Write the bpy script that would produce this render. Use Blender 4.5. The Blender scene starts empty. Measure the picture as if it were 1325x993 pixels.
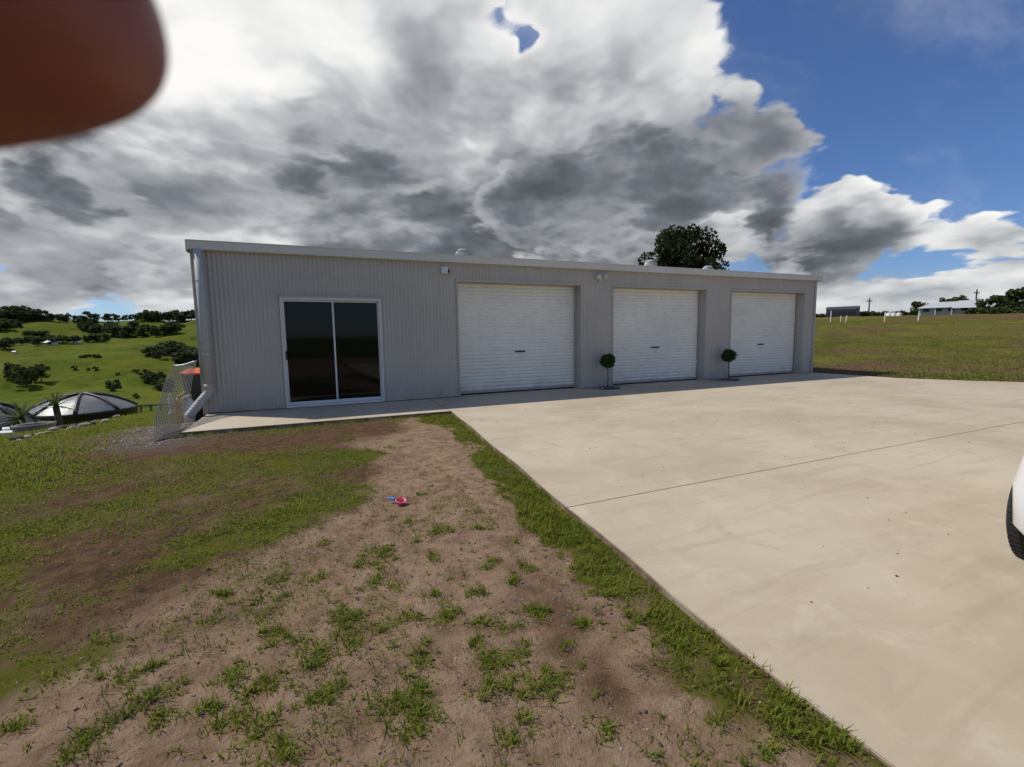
import bpy, bmesh, math, random
import numpy as np
from mathutils import Vector, Matrix
R = math.radians
random.seed(7); RNG = np.random.default_rng(11)
scene = bpy.context.scene
col = scene.collection

# ------------------------------------------------------------------ camera
FPX, CAM = 591.5, Vector((1.951, -9.906, 1.341))
YAW, PIT, ROL = .4031, -.1028, -.0153
fw = Vector((math.sin(YAW)*math.cos(PIT), math.cos(YAW)*math.cos(PIT), math.sin(PIT)))
rt = Vector((math.cos(YAW), -math.sin(YAW), 0)); up = rt.cross(fw)
CR = rt*math.cos(ROL) + up*math.sin(ROL); CU = -rt*math.sin(ROL) + up*math.cos(ROL)
cam = bpy.data.cameras.new('camera'); camo = bpy.data.objects.new('camera', cam); col.objects.link(camo)
M4 = Matrix((CR, CU, -fw)).transposed().to_4x4(); M4.translation = CAM
camo.matrix_world = M4
cam.sensor_fit = 'HORIZONTAL'; cam.sensor_width = 36; cam.lens = FPX/1325*36
cam.clip_start = .004; cam.clip_end = 20000
cam.dof.use_dof = True; cam.dof.focus_distance = 11; cam.dof.aperture_fstop = 15
scene.camera = camo
def ray(u, v): return (fw + CR*((u-662.5)/FPX) - CU*((v-496.5)/FPX)).normalized()

# ------------------------------------------------------------------ nodes helper
class NT:
    def __init__(s, tree): s.t = tree; s.n = tree.nodes; s.l = tree.links
    def set(s, sock, v):
        if hasattr(v, 'is_output'): s.l.new(v, sock)
        else:
            try: sock.default_value = v
            except Exception: sock.default_value = (*v, 1) if len(v) == 3 else v
    def m(s, op, a, b=None, c=None, clamp=False):
        n = s.n.new('ShaderNodeMath'); n.operation = op; n.use_clamp = clamp
        for i, v in enumerate((a, b, c)):
            if v is not None: s.set(n.inputs[i], v)
        return n.outputs[0]
    def v(s, op, a, b=None, sc=None):
        n = s.n.new('ShaderNodeVectorMath'); n.operation = op; s.set(n.inputs[0], a)
        if b is not None: s.set(n.inputs[1], b)
        if sc is not None: s.set(n.inputs['Scale'], sc)
        return n.outputs['Value'] if op in ('DOT_PRODUCT', 'LENGTH') else n.outputs['Vector']
    def noise(s, vec, scale, detail=4, rough=.5, dist=0, out=0):
        n = s.n.new('ShaderNodeTexNoise'); s.l.new(vec, n.inputs['Vector'])
        n.inputs['Scale'].default_value = scale; n.inputs['Detail'].default_value = detail
        n.inputs['Roughness'].default_value = rough; n.inputs['Distortion'].default_value = dist
        return n.outputs[out]
    def voro(s, vec, scale, detail=0, smooth=1, feature='SMOOTH_F1', out='Distance', rough=.5):
        n = s.n.new('ShaderNodeTexVoronoi'); n.feature = feature; s.l.new(vec, n.inputs['Vector'])
        n.inputs['Scale'].default_value = scale
        if feature != 'DISTANCE_TO_EDGE' and 'Smoothness' in n.inputs: n.inputs['Smoothness'].default_value = smooth
        n.inputs['Detail'].default_value = detail; n.inputs['Roughness'].default_value = rough
        return n.outputs[out]
    def sm(s, x, a, b, lo=0, hi=1):
        n = s.n.new('ShaderNodeMapRange'); n.interpolation_type = 'SMOOTHSTEP'; s.set(n.inputs['Value'], x)
        for k, v in (('From Min', a), ('From Max', b), ('To Min', lo), ('To Max', hi)): s.set(n.inputs[k], v)
        return n.outputs['Result']
    def mix(s, f, a, b, typ='MIX'):
        n = s.n.new('ShaderNodeMix'); n.data_type = 'RGBA'; n.blend_type = typ
        s.set(n.inputs[0], f); s.set(n.inputs[6], a); s.set(n.inputs[7], b); return n.outputs[2]
    def attr(s, name, out='Fac'):
        n = s.n.new('ShaderNodeAttribute'); n.attribute_name = name; return n.outputs[out]
    def bump(s, h, dist, strength=1.0):
        n = s.n.new('ShaderNodeBump'); s.l.new(h, n.inputs['Height']); n.inputs['Distance'].default_value = dist
        n.inputs['Strength'].default_value = strength; return n.outputs[0]
    def pos(s): return s.n.new('ShaderNodeNewGeometry').outputs['Position']
    def obj(s): return s.n.new('ShaderNodeTexCoord').outputs['Object']
    def rnd(s): return s.n.new('ShaderNodeObjectInfo').outputs['Random']

# ------------------------------------------------------------------ world: sky with cumulus
SUN = Vector((-1.88, 1.47, 3.1)).normalized()
SUN_EL = math.asin(SUN.z); SUN_AZ = math.atan2(SUN.x, SUN.y)
world = bpy.data.worlds.new('World'); scene.world = world; world.use_nodes = True
W = NT(world.node_tree); W.n.clear()
sky = W.n.new('ShaderNodeTexSky'); sky.sky_type = 'NISHITA'; sky.sun_disc = False
sky.sun_elevation = SUN_EL; sky.sun_rotation = SUN_AZ
sky.air_density = 1.0; sky.dust_density = .4; sky.ozone_density = 2.2; sky.altitude = 300
SKY_STRENGTH = .1
tc = W.n.new('ShaderNodeTexCoord').outputs['Generated']
D = W.v('NORMALIZE', tc)
sp = W.n.new('ShaderNodeSeparateXYZ'); W.l.new(D, sp.inputs[0]); dz = sp.outputs[2]
hz = W.m('ADD', W.m('MULTIPLY', W.m('MAXIMUM', dz, 0.0), .80), .42)
P = W.v('SCALE', W.v('MULTIPLY', D, (1, 1, 2.3)), sc=W.m('DIVIDE', 1.0, hz))
warp0 = W.v('SUBTRACT', W.noise(P, 2.3, 4, .6, 0, 1), (.5, .5, .5))
Db = W.v('NORMALIZE', W.v('ADD', D, W.v('SCALE', warp0, sc=.20)))
def blob(u, v, size_deg):            # soft spot of the cloud field round a direction
    d = ray(u, v); k = 1/(R(size_deg)**2)
    return W.m('EXPONENT', W.m('MULTIPLY', W.m('SUBTRACT', W.v('DOT_PRODUCT', Db, tuple(d)), 1.0), k))
def field(lst, base):
    acc = base
    for (u, v, s, a) in lst: acc = W.m('MULTIPLY_ADD', blob(u, v, s), a, acc)
    return acc
Pw = W.v('ADD', P, W.v('SCALE', warp0, sc=.22))
CB = 1.02
def ramp_of(x):
    ramp = W.n.new('ShaderNodeValToRGB'); W.l.new(x, ramp.inputs[0]); cr = ramp.color_ramp
    cr.elements[0].position = 0; cr.elements[0].color = (1.0*CB, .99*CB, .97*CB, 1)
    cr.elements[1].position = 1; cr.elements[1].color = (.085*CB, .095*CB, .112*CB, 1)
    for p_, c_ in ((.2, (.74, .75, .755)), (.45, (.42, .44, .465)), (.72, (.20, .215, .245))):
        e = cr.elements.new(p_); e.color = (c_[0]*CB, c_[1]*CB, c_[2]*CB, 1)
    return ramp.outputs[0]
def layer(seed, scale, cov, dark, soft, bil, k_thick, k_side, k_fine, off):
    q = W.v('ADD', Pw, seed)
    n = W.noise(q, scale, 9, .56)
    b = W.m('SUBTRACT', .48, W.voro(q, scale*1.9, 3.0, 0, 'F1', rough=.55))
    c0 = W.m('ADD', n, W.m('MULTIPLY', b, bil))
    l0 = W.noise(q, scale, 4, .5)
    l1 = W.noise(W.v('ADD', q, tuple(SUN*off)), scale, 4, .5)
    c = W.m('ADD', c0, cov)
    alpha = W.sm(c, .5, .5+soft)
    thick = W.sm(c, .5, .95)
    sh = W.m('MULTIPLY_ADD', thick, k_thick, dark)
    sh = W.m('SUBTRACT', sh, W.m('MULTIPLY', W.m('SUBTRACT', l0, l1), k_side))
    sh = W.m('SUBTRACT', sh, W.m('MULTIPLY', W.m('SUBTRACT', c0, l0), k_fine))
    return alpha, ramp_of(W.sm(sh, -.05, .95))
low = W.sm(dz, .0, .09, 1, 0)
lowband = W.m('MULTIPLY', W.sm(dz, .02, .36, 1, 0), .075)
COV_A = [(655, 18, 1.2, -.24), (688, 36, .9, -.34), (1050, 30, 7, -.34), (1160, 60, 8, -.36), (1260, 100, 10, -.40), (1340, 165, 6, -.2), (1210, 185, 5, -.24), (1180, 235, 3, -.12),
         (1125, 132, 1.9, .50), (1085, 190, 4, .34), (1010, 130, 4, .12), (1195, 322, 2.4, -.26), (1150, 300, 3, .05), (1190, 268, 3.2, .36), (1290, 250, 4.0, .40), (1300, 345, 4, .34), (1120, 300, 3, .30), (1100, 365, 4, .24), (1230, 385, 4, .24), (1160, 280, 3, .10), (1155, 225, 2, -.10), (1140, 345, 2, -.2), (1240, 330, 2.0, -.2), (1235, 215, 2.2, -.12),
         (500, 120, 16, .26), (800, 150, 12, .26), (790, 250, 7, .22), (640, 280, 6, .16), (950, 230, 5, .16), (1060, 340, 4, .12), (860, 40, 6, .22), (955, 85, 4, .22), (300, 60, 14, .26), (120, 300, 12, .24), (330, 330, 7, .14), (170, 398, 2.2, -.22), (95, 405, 2.2, -.2),
         (175, 150, 1.5, -.2), (985, 25, 2.5, -.12), (1000, 250, 5, .16), (450, 330, 8, .12), (600, 315, 3.5, .2), (1180, 250, 3, .12), (580, 212, 4, .26), (150, 140, 5, .2), (700, 318, 6, .18), (550, 352, 5, .2), (50, 335, 6, .2), (10, 40, 7, .25), (985, 190, 4, .16), (860, 330, 5, .16), (960, 150, 3, .12)]
DARK_A = [(310, 40, 12, -.40), (820, 90, 7, -.15), (720, 75, 4, -.18), (930, 70, 5, -.14), (590, 205, 2.4, -.3), (930, 277, 2.4, -.35), (70, 320, 5, -.10), (1250, 240, 6, -.22), (1200, 350, 6, .0), (1300, 300, 4, .12), (1130, 330, 4, .14),
          (480, 180, 8, .18), (640, 245, 6, .18), (800, 240, 8, .20), (180, 250, 7, .12), (660, 320, 6, .14), (400, 310, 6, .12), (60, 370, 6, .12), (470, 160, 6, .08), (560, 60, 4, .10), (1020, 170, 4, .22), (960, 200, 5, .2), (1050, 320, 3, .22), (1100, 20, 5, .25)]
COV_B = [(800, 240, 7, .56), (700, 255, 4.5, .26), (900, 225, 4.5, .34), (1010, 205, 3.2, .2), (990, 245, 3, .16), (640, 240, 4, .26), (450, 215, 6.5, .42), (550, 190, 4, .2), (340, 215, 4, .14), (80, 232, 4.5, .36), (20, 225, 4, .16),
         (230, 245, 3, .14), (1050, 312, 3.4, .30), (975, 315, 3, .26), (660, 310, 3, .16), (120, 385, 3, .30), (205, 352, 2.2, .26), (40, 385, 2.5, .1), (380, 300, 3, .08), (600, 205, 1.8, -.4), (930, 280, 1.9, -.5), (1210, 360, 2.5, .1), (1290, 300, 2, .08)]
COV_T = -.13
aA, colA = layer((3.1, 1.7, .4), 2.1, W.m('ADD', field(COV_A, -.01), lowband), field(DARK_A, .10), .11, .36, .24, 1.6, .72, .10)
aB, colB = layer((7.3, 4.2, 2.6), 2.4, field(COV_B, COV_T), .20, .26, .30, .58, 1.1, .62, .12)
veil = W.m('MULTIPLY', W.sm(W.noise(W.v('MULTIPLY', Pw, (1.0, 2.4, 1)), 1.1, 6, .6), .40, .8), .44)   # thin high veil
aA = W.m('MAXIMUM', aA, veil)
haze_c = tuple(v/SKY_STRENGTH for v in (.50, .55, .60))
def fin(cc): return W.mix(W.m('MULTIPLY', low, .40), W.v('SCALE', cc, sc=1/SKY_STRENGTH), haze_c)
skyc = W.mix(1.0, sky.outputs[0], (.60, .76, 1.06, 1), 'MULTIPLY')
allc = W.mix(aB, W.mix(aA, skyc, fin(colA)), fin(colB))
world.cycles.sampling_method = 'MANUAL'; world.cycles.sample_map_resolution = 256
bg = W.n.new('ShaderNodeBackground'); W.l.new(allc, bg.inputs[0]); bg.inputs[1].default_value = SKY_STRENGTH
wo = W.n.new('ShaderNodeOutputWorld'); W.l.new(bg.outputs[0], wo.inputs[0])

sun = bpy.data.lights.new('sun', 'SUN'); sun.energy = 3.6; sun.angle = R(.55); sun.color = (1, .95, .86)
suno = bpy.data.objects.new('sun', sun); col.objects.link(suno)
suno.rotation_euler = SUN.to_track_quat('Z', 'Y').to_euler(); suno.location = (0, 0, 40)

scene.view_settings.view_transform = 'Standard'; scene.view_settings.look = 'None'
scene.view_settings.exposure = -.05; scene.view_settings.gamma = 1
scene.cycles.use_denoising = True; scene.cycles.use_adaptive_sampling = True; scene.cycles.adaptive_threshold = .02
scene.cycles.max_bounces = 7; scene.cycles.diffuse_bounces = 3; scene.cycles.transparent_max_bounces = 12
#==SKY_END==

# ------------------------------------------------------------------ helpers
def tag(o, label=None, cat=None, group=None, kind=None):
    for k, v in (('label', label), ('category', cat), ('group', group), ('kind', kind)):
        if v: o[k] = v
    return o
def empty(name, loc=(0, 0, 0), rz=0):
    o = bpy.data.objects.new(name, None); o.location = loc; o.rotation_euler = (0, 0, rz)
    o.empty_display_size = .1; col.objects.link(o); return o
def link(name, me, mat=None, parent=None, loc=None):
    o = bpy.data.objects.new(name, me); col.objects.link(o)
    if mat and not me.materials: me.materials.append(mat)
    if parent: o.parent = parent
    if loc: o.location = loc
    return o
def copy_tree(o, parent=None):
    c = o.copy(); col.objects.link(c); c.parent = parent
    for ch in list(o.children): copy_tree(ch, c)
    return c
class MB:
    def __init__(s): s.v = []; s.f = []
    def add(s, vs, fs):
        b = len(s.v); s.v += [tuple(p) for p in vs]; s.f += [tuple(i+b for i in q) for q in fs]; return s
    def box(s, x0, x1, y0, y1, z0, z1):
        return s.add([(x0, y0, z0), (x1, y0, z0), (x1, y1, z0), (x0, y1, z0), (x0, y0, z1), (x1, y0, z1), (x1, y1, z1), (x0, y1, z1)],
                     [(3, 2, 1, 0), (4, 5, 6, 7), (0, 1, 5, 4), (1, 2, 6, 5), (2, 3, 7, 6), (3, 0, 4, 7)])
    def bbox(s, x0, x1, y0, y1, z0, z1, b=.01):       # bevelled box
        x = (x0, x0+b, x1-b, x1); y = (y0, y0+b, y1-b, y1); z = (z0, z0+b, z1-b, z1)
        bm = bmesh.new()
        m = Matrix.Diagonal((x1-x0, y1-y0, z1-z0, 1)); m.translation = ((x0+x1)/2, (y0+y1)/2, (z0+z1)/2)
        bmesh.ops.create_cube(bm, size=1, matrix=m)
        bmesh.ops.bevel(bm, geom=bm.edges[:], offset=b, segments=2, affect='EDGES', profile=.6)
        bm.verts.index_update()
        s.add([v.co[:] for v in bm.verts], [tuple(v.index for v in f.verts) for f in bm.faces]); bm.free(); return s
    def tube(s, pts, r, n=10, cap=True):
        pts = [Vector(p) for p in pts]; k = len(pts)
        rs = r if isinstance(r, (list, tuple)) else [r]*k
        vs = []; prev = None
        for i, p in enumerate(pts):
            t = (pts[min(i+1, k-1)]-pts[max(i-1, 0)]).normalized()
            if prev is None:
                a = Vector((0, 0, 1)) if abs(t.z) < .9 else Vector((1, 0, 0)); u = t.cross(a).normalized()
            else: u = (prev - t*prev.dot(t)).normalized()
            prev = u; w = t.cross(u)
            for j in range(n):
                an = 2*math.pi*j/n; vs.append(p + (u*math.cos(an)+w*math.sin(an))*rs[i])
        fs = [(i*n+j, i*n+(j+1) % n, (i+1)*n+(j+1) % n, (i+1)*n+j) for i in range(k-1) for j in range(n)]
        if cap: fs += [tuple(range(n-1, -1, -1)), tuple((k-1)*n+j for j in range(n))]
        return s.add(vs, fs)
    def lathe(s, prof, n=24, c=(0, 0, 0)):
        vs = []; fs = []
        for (r, z) in prof:
            for j in range(n):
                a = 2*math.pi*j/n; vs.append((c[0]+r*math.cos(a), c[1]+r*math.sin(a), c[2]+z))
        for i in range(len(prof)-1):
            for j in range(n): fs.append((i*n+j, i*n+(j+1) % n, (i+1)*n+(j+1) % n, (i+1)*n+j))
        return s.add(vs, fs)
    def prism(s, poly, z0, z1):
        n = len(poly)
        return s.add([(x, y, z0) for x, y in poly]+[(x, y, z1) for x, y in poly],
                     [tuple(range(n-1, -1, -1)), tuple(range(n, 2*n))]+[(i, (i+1) % n, n+(i+1) % n, n+i) for i in range(n)])
    def mesh(s, name, smooth=False):
        me = bpy.data.meshes.new(name); me.from_pydata(s.v, [], s.f); me.update()
        if smooth: me.polygons.foreach_set('use_smooth', [True]*len(me.polygons))
        return me
    def build(s, name, mat, parent=None, smooth=False, loc=None): return link(name, s.mesh(name, smooth), mat, parent, loc)
def np_mesh(name, V, F, attrs=None):
    me = bpy.data.meshes.new(name); n = F.shape[1]
    me.vertices.add(len(V)); me.vertices.foreach_set('co', np.ascontiguousarray(V, np.float32).ravel())
    me.loops.add(F.size); me.loops.foreach_set('vertex_index', np.ascontiguousarray(F, np.int32).ravel())
    me.polygons.add(len(F)); me.polygons.foreach_set('loop_start', np.arange(0, F.size, n, dtype=np.int32))
    for k, a in (attrs or {}).items():
        at = me.attributes.new(k, 'FLOAT', 'POINT'); at.data.foreach_set('value', np.ascontiguousarray(a, np.float32))
    me.update(calc_edges=True); return me
def _h(ix, iy, sd):
    n = (ix.astype(np.int64)*374761393 + iy.astype(np.int64)*668265263 + sd*1442695) & 0x7fffffff
    n = (n ^ (n >> 13))*1274126177 & 0x7fffffff
    n = (n ^ (n >> 16)) * 69069 & 0x7fffffff
    return n/0x7fffffff
def vnoise(x, y, sd=0):
    ix = np.floor(x); iy = np.floor(y); fx = x-ix; fy = y-iy
    fx = fx*fx*(3-2*fx); fy = fy*fy*(3-2*fy)
    a = _h(ix, iy, sd)*(1-fx)+_h(ix+1, iy, sd)*fx; b = _h(ix, iy+1, sd)*(1-fx)+_h(ix+1, iy+1, sd)*fx
    return a*(1-fy)+b*fy
def fbm(x, y, oct=4, sd=0):
    s = 0; a = .5; t = 0
    for o in range(oct): s = s+a*vnoise(x*2**o+o*17.3, y*2**o-o*9.1, sd+o); t += a; a *= .5
    return s/t
def sst(x, a, b):
    t = np.clip((x-a)/(b-a), 0, 1); return t*t*(3-2*t)

# ------------------------------------------------------------------ materials
def mat(name, rgb=(.5, .5, .5), rough=.6, metal=0, spec=.5, var=.0, vscale=3, bump=0, bscale=30, fn=None):
    m = bpy.data.materials.new(name); m.use_nodes = True
    t = NT(m.node_tree); b = m.node_tree.nodes['Principled BSDF']
    b.inputs['Roughness'].default_value = rough; b.inputs['Metallic'].default_value = metal
    b.inputs['Specular IOR Level'].default_value = spec
    p = t.pos()
    if fn: fn(t, b, p)
    else:
        n = t.noise(p, vscale, 5, .6)
        lo = tuple(max(0, c*(1-var)) for c in rgb); hi = tuple(min(1, c*(1+var)) for c in rgb)
        t.l.new(t.mix(t.sm(n, .3, .7), lo, hi), b.inputs['Base Color'])
        t.l.new(t.m('MULTIPLY_ADD', n, .16, rough-.08), b.inputs['Roughness'])
        if bump: t.l.new(t.bump(t.noise(p, bscale, 4, .6), bump), b.inputs['Normal'])
    return m

def m_ground(t, b, p):
    cover, soil, grav, far = t.attr('cover'), t.attr('soil'), t.attr('gravel'), t.attr('far')
    n1 = t.noise(p, 1.3, 6, .6); n2 = t.noise(p, 9, 6, .65); n3 = t.noise(p, 55, 5, .7); n4 = t.noise(p, 220, 3, .7)
    n5 = t.noise(p, 3.6, 6, .68)
    sand = t.mix(t.sm(n2, .3, .72), (.245, .152, .090), (.42, .288, .186))
    sand = t.mix(t.m('MULTIPLY', t.sm(n3, .45, .75), .6), sand, (.49, .352, .235))
    sand = t.mix(t.m('MULTIPLY', t.sm(n5, .52, .70), .62), sand, (.165, .092, .050))
    dark = t.mix(t.sm(n2, .3, .7), (.098, .055, .030), (.19, .112, .062))
    so = t.sm(t.m('ADD', soil, t.m('MULTIPLY', t.m('SUBTRACT', n1, .5), 1.0)), .3, .8)
    dirt = t.mix(so, sand, dark)
    gr = t.mix(t.sm(n3, .35, .65), (.11, .095, .085), (.24, .21, .19)); dirt = t.mix(grav, dirt, gr)
    bits = t.m('MULTIPLY', t.sm(n3, .56, .66), t.sm(n5, .40, .62)); dirt = t.mix(t.m('MULTIPLY', bits, .7), dirt, (.06, .045, .032))
    dirt = t.mix(t.m('MULTIPLY', t.sm(n4, .62, .72), .5), dirt, (.48, .38, .28))
    nf = t.noise(p, .035, 5, .62); nm = t.noise(p, .45, 6, .65)
    turf = t.mix(t.sm(n3, .3, .7), (.075, .086, .010), (.165, .170, .020))
    turf = t.mix(t.m('MULTIPLY', t.sm(n5, .45, .7), .6), turf, (.160, .130, .040))
    past = t.mix(t.sm(nm, .25, .75), (.060, .090, .006), (.112, .135, .010))
    past = t.mix(t.m('MULTIPLY', t.sm(nf, .42, .66), .6), past, (.150, .138, .018))
    past = t.mix(t.m('MULTIPLY', t.sm(t.noise(p, .085, 8, .75), .50, .66), .8), past, (.034, .052, .007))
    past = t.mix(t.m('MULTIPLY', t.sm(t.noise(p, .9, 6, .7), .55, .75), .35), past, (.05, .07, .010))
    rfield = t.attr('rfield')
    rf_c = t.mix(t.sm(nm, .3, .7), (.075, .095, .010), (.150, .148, .022))
    rf_c = t.mix(t.m('MULTIPLY', t.sm(n1, .45, .7), .7), rf_c, (.05, .062, .010))
    rf_c = t.mix(t.m('MULTIPLY', t.sm(nf, .40, .6), .6), rf_c, (.19, .15, .045))
    green = t.mix(rfield, t.mix(far, turf, past), rf_c)
    wob = t.m('ADD', t.m('MULTIPLY', t.m('SUBTRACT', n2, .5), .9), t.m('MULTIPLY_ADD', t.m('SUBTRACT', n3, .5), .7, t.m('MULTIPLY', t.m('SUBTRACT', n5, .5), .8)))
    wob = t.m('ADD', wob, t.m('MULTIPLY', t.m('MULTIPLY', rfield, t.m('SUBTRACT', nm, .5)), 1.3))
    cv = t.sm(t.m('ADD', cover, wob), .30, .66)
    t.l.new(t.mix(cv, dirt, green), b.inputs['Base Color']); b.inputs['Roughness'].default_value = .97
    b.inputs['Specular IOR Level'].default_value = .04
    hgt = t.m('ADD', t.m('MULTIPLY_ADD', n5, .6, t.m('MULTIPLY', n2, .6)), t.m('MULTIPLY_ADD', n3, .35, t.m('MULTIPLY', n4, .10)))
    t.l.new(t.bump(hgt, .05, 1.0), b.inputs['Normal'])
def m_concrete(t, b, p):
    n1 = t.noise(p, .5, 6, .62, .4); n2 = t.noise(p, 3.2, 7, .65, .6); n3 = t.noise(p, 60, 4, .7); ns = t.noise(t.v('MULTIPLY', p, (1.0, 7.0, 1)), .8, 6, .65, .8)
    c = t.mix(t.sm(n1, .3, .7), (.44, .355, .238), (.555, .468, .335))
    c = t.mix(t.m('MULTIPLY', t.sm(n2, .5, .72), .5), c, (.61, .53, .395))
    c = t.mix(t.m('MULTIPLY', t.sm(ns, .50, .68), .40), c, (.375, .30, .205))
    c = t.mix(t.m('MULTIPLY', t.sm(n2, .44, .27), .55), c, (.37, .305, .222))
    c = t.mix(t.m('MULTIPLY', t.m('MULTIPLY', t.sm(t.noise(t.v('MULTIPLY', p, (2.2, 1.0, 1)), 2.3, 7, .72, 1.2), .60, .70), t.sm(n1, .42, .6)), .25), c, (.27, .215, .16))
    c = t.mix(t.m('MULTIPLY', t.sm(n3, .66, .72), .35), c, (.24, .19, .15))
    # faint tyre arcs
    for (ax, ay, rr, w) in ((9.5, -9.2, 4.6, .10), (9.6, -9.1, 6.1, .10), (2.0, -4.0, 7.3, .09), (14.5, -8.5, 5.2, .12)):
        d = t.v('LENGTH', t.v('SUBTRACT', t.v('MULTIPLY', p, (1, 1, 0)), (ax, ay, 0)))
        ring = t.sm(t.m('ABSOLUTE', t.m('SUBTRACT', d, rr)), w, w*.3)
        c = t.mix(t.m('MULTIPLY', t.m('MULTIPLY', ring, t.sm(n2, .46, .66)), .30), c, (.33, .27, .215))
    gn = t.n.new('ShaderNodeNewGeometry'); sz = t.n.new('ShaderNodeSeparateXYZ'); t.l.new(gn.outputs['True Normal'], sz.inputs[0])
    c = t.mix(t.m('MULTIPLY', t.sm(sz.outputs[2], .8, .3), t.sm(n2, .2, .6)), c, (.16, .10, .062))      # soil on the cast edge
    t.l.new(c, b.inputs['Base Color']); t.l.new(t.m('MULTIPLY_ADD', n2, .25, .68), b.inputs['Roughness'])
    t.l.new(t.bump(t.m('ADD', t.m('MULTIPLY', n3, .3), n2), .006, .6), b.inputs['Normal'])
def m_steel(base):
    def f(t, b, p):
        n = t.noise(p, .7, 5, .6); st = t.noise(t.v('MULTIPLY', p, (9, 9, .5)), 1.0, 5, .65)
        sepz = t.n.new('ShaderNodeSeparateXYZ'); t.l.new(p, sepz.inputs[0])
        c = t.mix(t.sm(n, .3, .7), tuple(v*.94 for v in base), tuple(min(1, v*1.05) for v in base))
        c = t.mix(t.m('MULTIPLY', t.sm(st, .5, .75), .16), c, tuple(v*.72 for v in base))
        splash = t.m('MULTIPLY', t.sm(sepz.outputs[2], .42, .02), t.sm(t.noise(p, 3.0, 6, .7), .35, .75))   # dried mud splash
        c = t.mix(t.m('MULTIPLY', splash, .4), c, (.25, .17, .12))
        t.l.new(c, b.inputs['Base Color']); b.inputs['Roughness'].default_value = .48; b.inputs['Specular IOR Level'].default_value = .35
    return f
def m_leaf(lo, hi, trans=.25):
    def f(t, b, p):
        tint = t.attr('tint'); r = t.rnd()
        c = t.mix(tint, lo, hi)
        c = t.mix(t.m('MULTIPLY', r, .35), c, tuple(v*.6 for v in lo))
        t.l.new(c, b.inputs['Base Color']); b.inputs['Roughness'].default_value = .65; b.inputs['Specular IOR Level'].default_value = .2
        tr = t.n.new('ShaderNodeBsdfTranslucent'); t.l.new(t.mix(.5, c, tuple(min(1, v*1.6) for v in hi)), tr.inputs[0])
        ms = t.n.new('ShaderNodeMixShader'); ms.inputs[0].default_value = trans
        out = t.n['Material Output']; t.l.new(b.outputs[0], ms.inputs[1]); t.l.new(tr.outputs[0], ms.inputs[2]); t.l.new(ms.outputs[0], out.inputs[0])
    return f
M = dict(
    ground=mat('ground_soil_and_turf', fn=m_ground), concrete=mat('concrete', fn=m_concrete),
    wall=mat('grey_wall_steel', fn=m_steel((.475, .430, .368))), trim=mat('pale_trim_steel', fn=m_steel((.66, .635, .56))),
    jamb=mat('grey_flashing', fn=m_steel((.465, .425, .365))), curtain=mat('white_roller_steel', fn=m_steel((.84, .80, .70))),
    roof=mat('roof_steel', (.55, .55, .53), .45, .3, var=.06), white=mat('white_alu', (.66, .64, .59), .4, var=.04),
    pvc=mat('pvc_pipe', (.46, .44, .40), .62, var=.06, vscale=6), black=mat('black_plastic', (.012, .012, .013), .45, var=.2),
    rubber=mat('rubber', (.022, .021, .021), .8, var=.25, bump=.003, bscale=90),
    glass=mat('tinted_glass', (.004, .0038, .0038), .04, spec=.26, var=.1), galv=mat('galvanised', (.5, .5, .5), .42, .7, var=.12),
    wire=mat('fence_wire', (.05, .048, .046), .7, .0, var=.2), bark=mat('bark', (.11, .08, .055), .9, var=.35, vscale=8, bump=.02, bscale=20),
    stone=mat('pebble', (.30, .25, .21), .85, var=.4, vscale=25), dstone=mat('dark_litter', (.05, .04, .035), .9, var=.4, vscale=40),
    pink=mat('pink_plastic', (.75, .16, .22), .42, var=.08), blue=mat('blue_plastic', (.05, .22, .55), .42, var=.08),
    paint=mat('white_car_paint', (.80, .80, .78), .18, spec=.5, var=.02), liner=mat('dark_liner', (.02, .021, .022), .5, var=.3, vscale=2),
    cover=mat('silver_cover', (.125, .13, .135), .45, .3, var=.18, vscale=1.3, bump=.03, bscale=1.5),
    orange=mat('orange_lid', (.80, .12, .03), .5, var=.1), green_bin=mat('dark_green_bin', (.02, .03, .028), .5, var=.15),
    yellow=mat('yellow_bag', (.70, .42, .04), .6, var=.3, vscale=12, bump=.03, bscale=14), bagwhite=mat('white_bag', (.65, .64, .62), .6, var=.15, vscale=9, bump=.03, bscale=14),
    trough=mat('trough_concrete', (.24, .225, .185), .9, var=.25, vscale=4, bump=.02), whitestone=mat('white_plaster', (.70, .68, .64), .8, var=.12, vscale=8),
    navy=mat('dark_shed_steel', (.045, .05, .06), .5, var=.12), housewall=mat('cream_wall', (.45, .43, .39), .8, var=.08), houseroof=mat('white_roof', (.50, .51, .52), .45, var=.06),
    timber=mat('weathered_timber', (.17, .14, .11), .9, var=.3, vscale=6), lampred=mat('lamp_red', (.45, .02, .02), .2), lampclear=mat('lamp_clear', (.6, .6, .62), .12), plate=mat('plate', (.7, .7, .65), .5),
    rim=mat('alloy', (.45, .45, .46), .3, .8),
    grass=mat('grass_blades', fn=m_leaf((.085, .115, .010), (.27, .30, .035), .4)), dry=mat('dry_grass', fn=m_leaf((.085, .062, .036), (.34, .27, .15), .15)),
    tree=mat('tree_leaves', fn=m_leaf((.012, .022, .007), (.060, .080, .018), .18)), farleaf=mat('far_leaves', fn=m_leaf((.030, .050, .014), (.105, .135, .036), .2)),
    topiary=mat('topiary_leaves', fn=m_leaf((.018, .045, .010), (.070, .125, .025), .2)), palm=mat('yucca_leaves', fn=m_leaf((.05, .085, .025), (.16, .21, .06), .2)),
)

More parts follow.
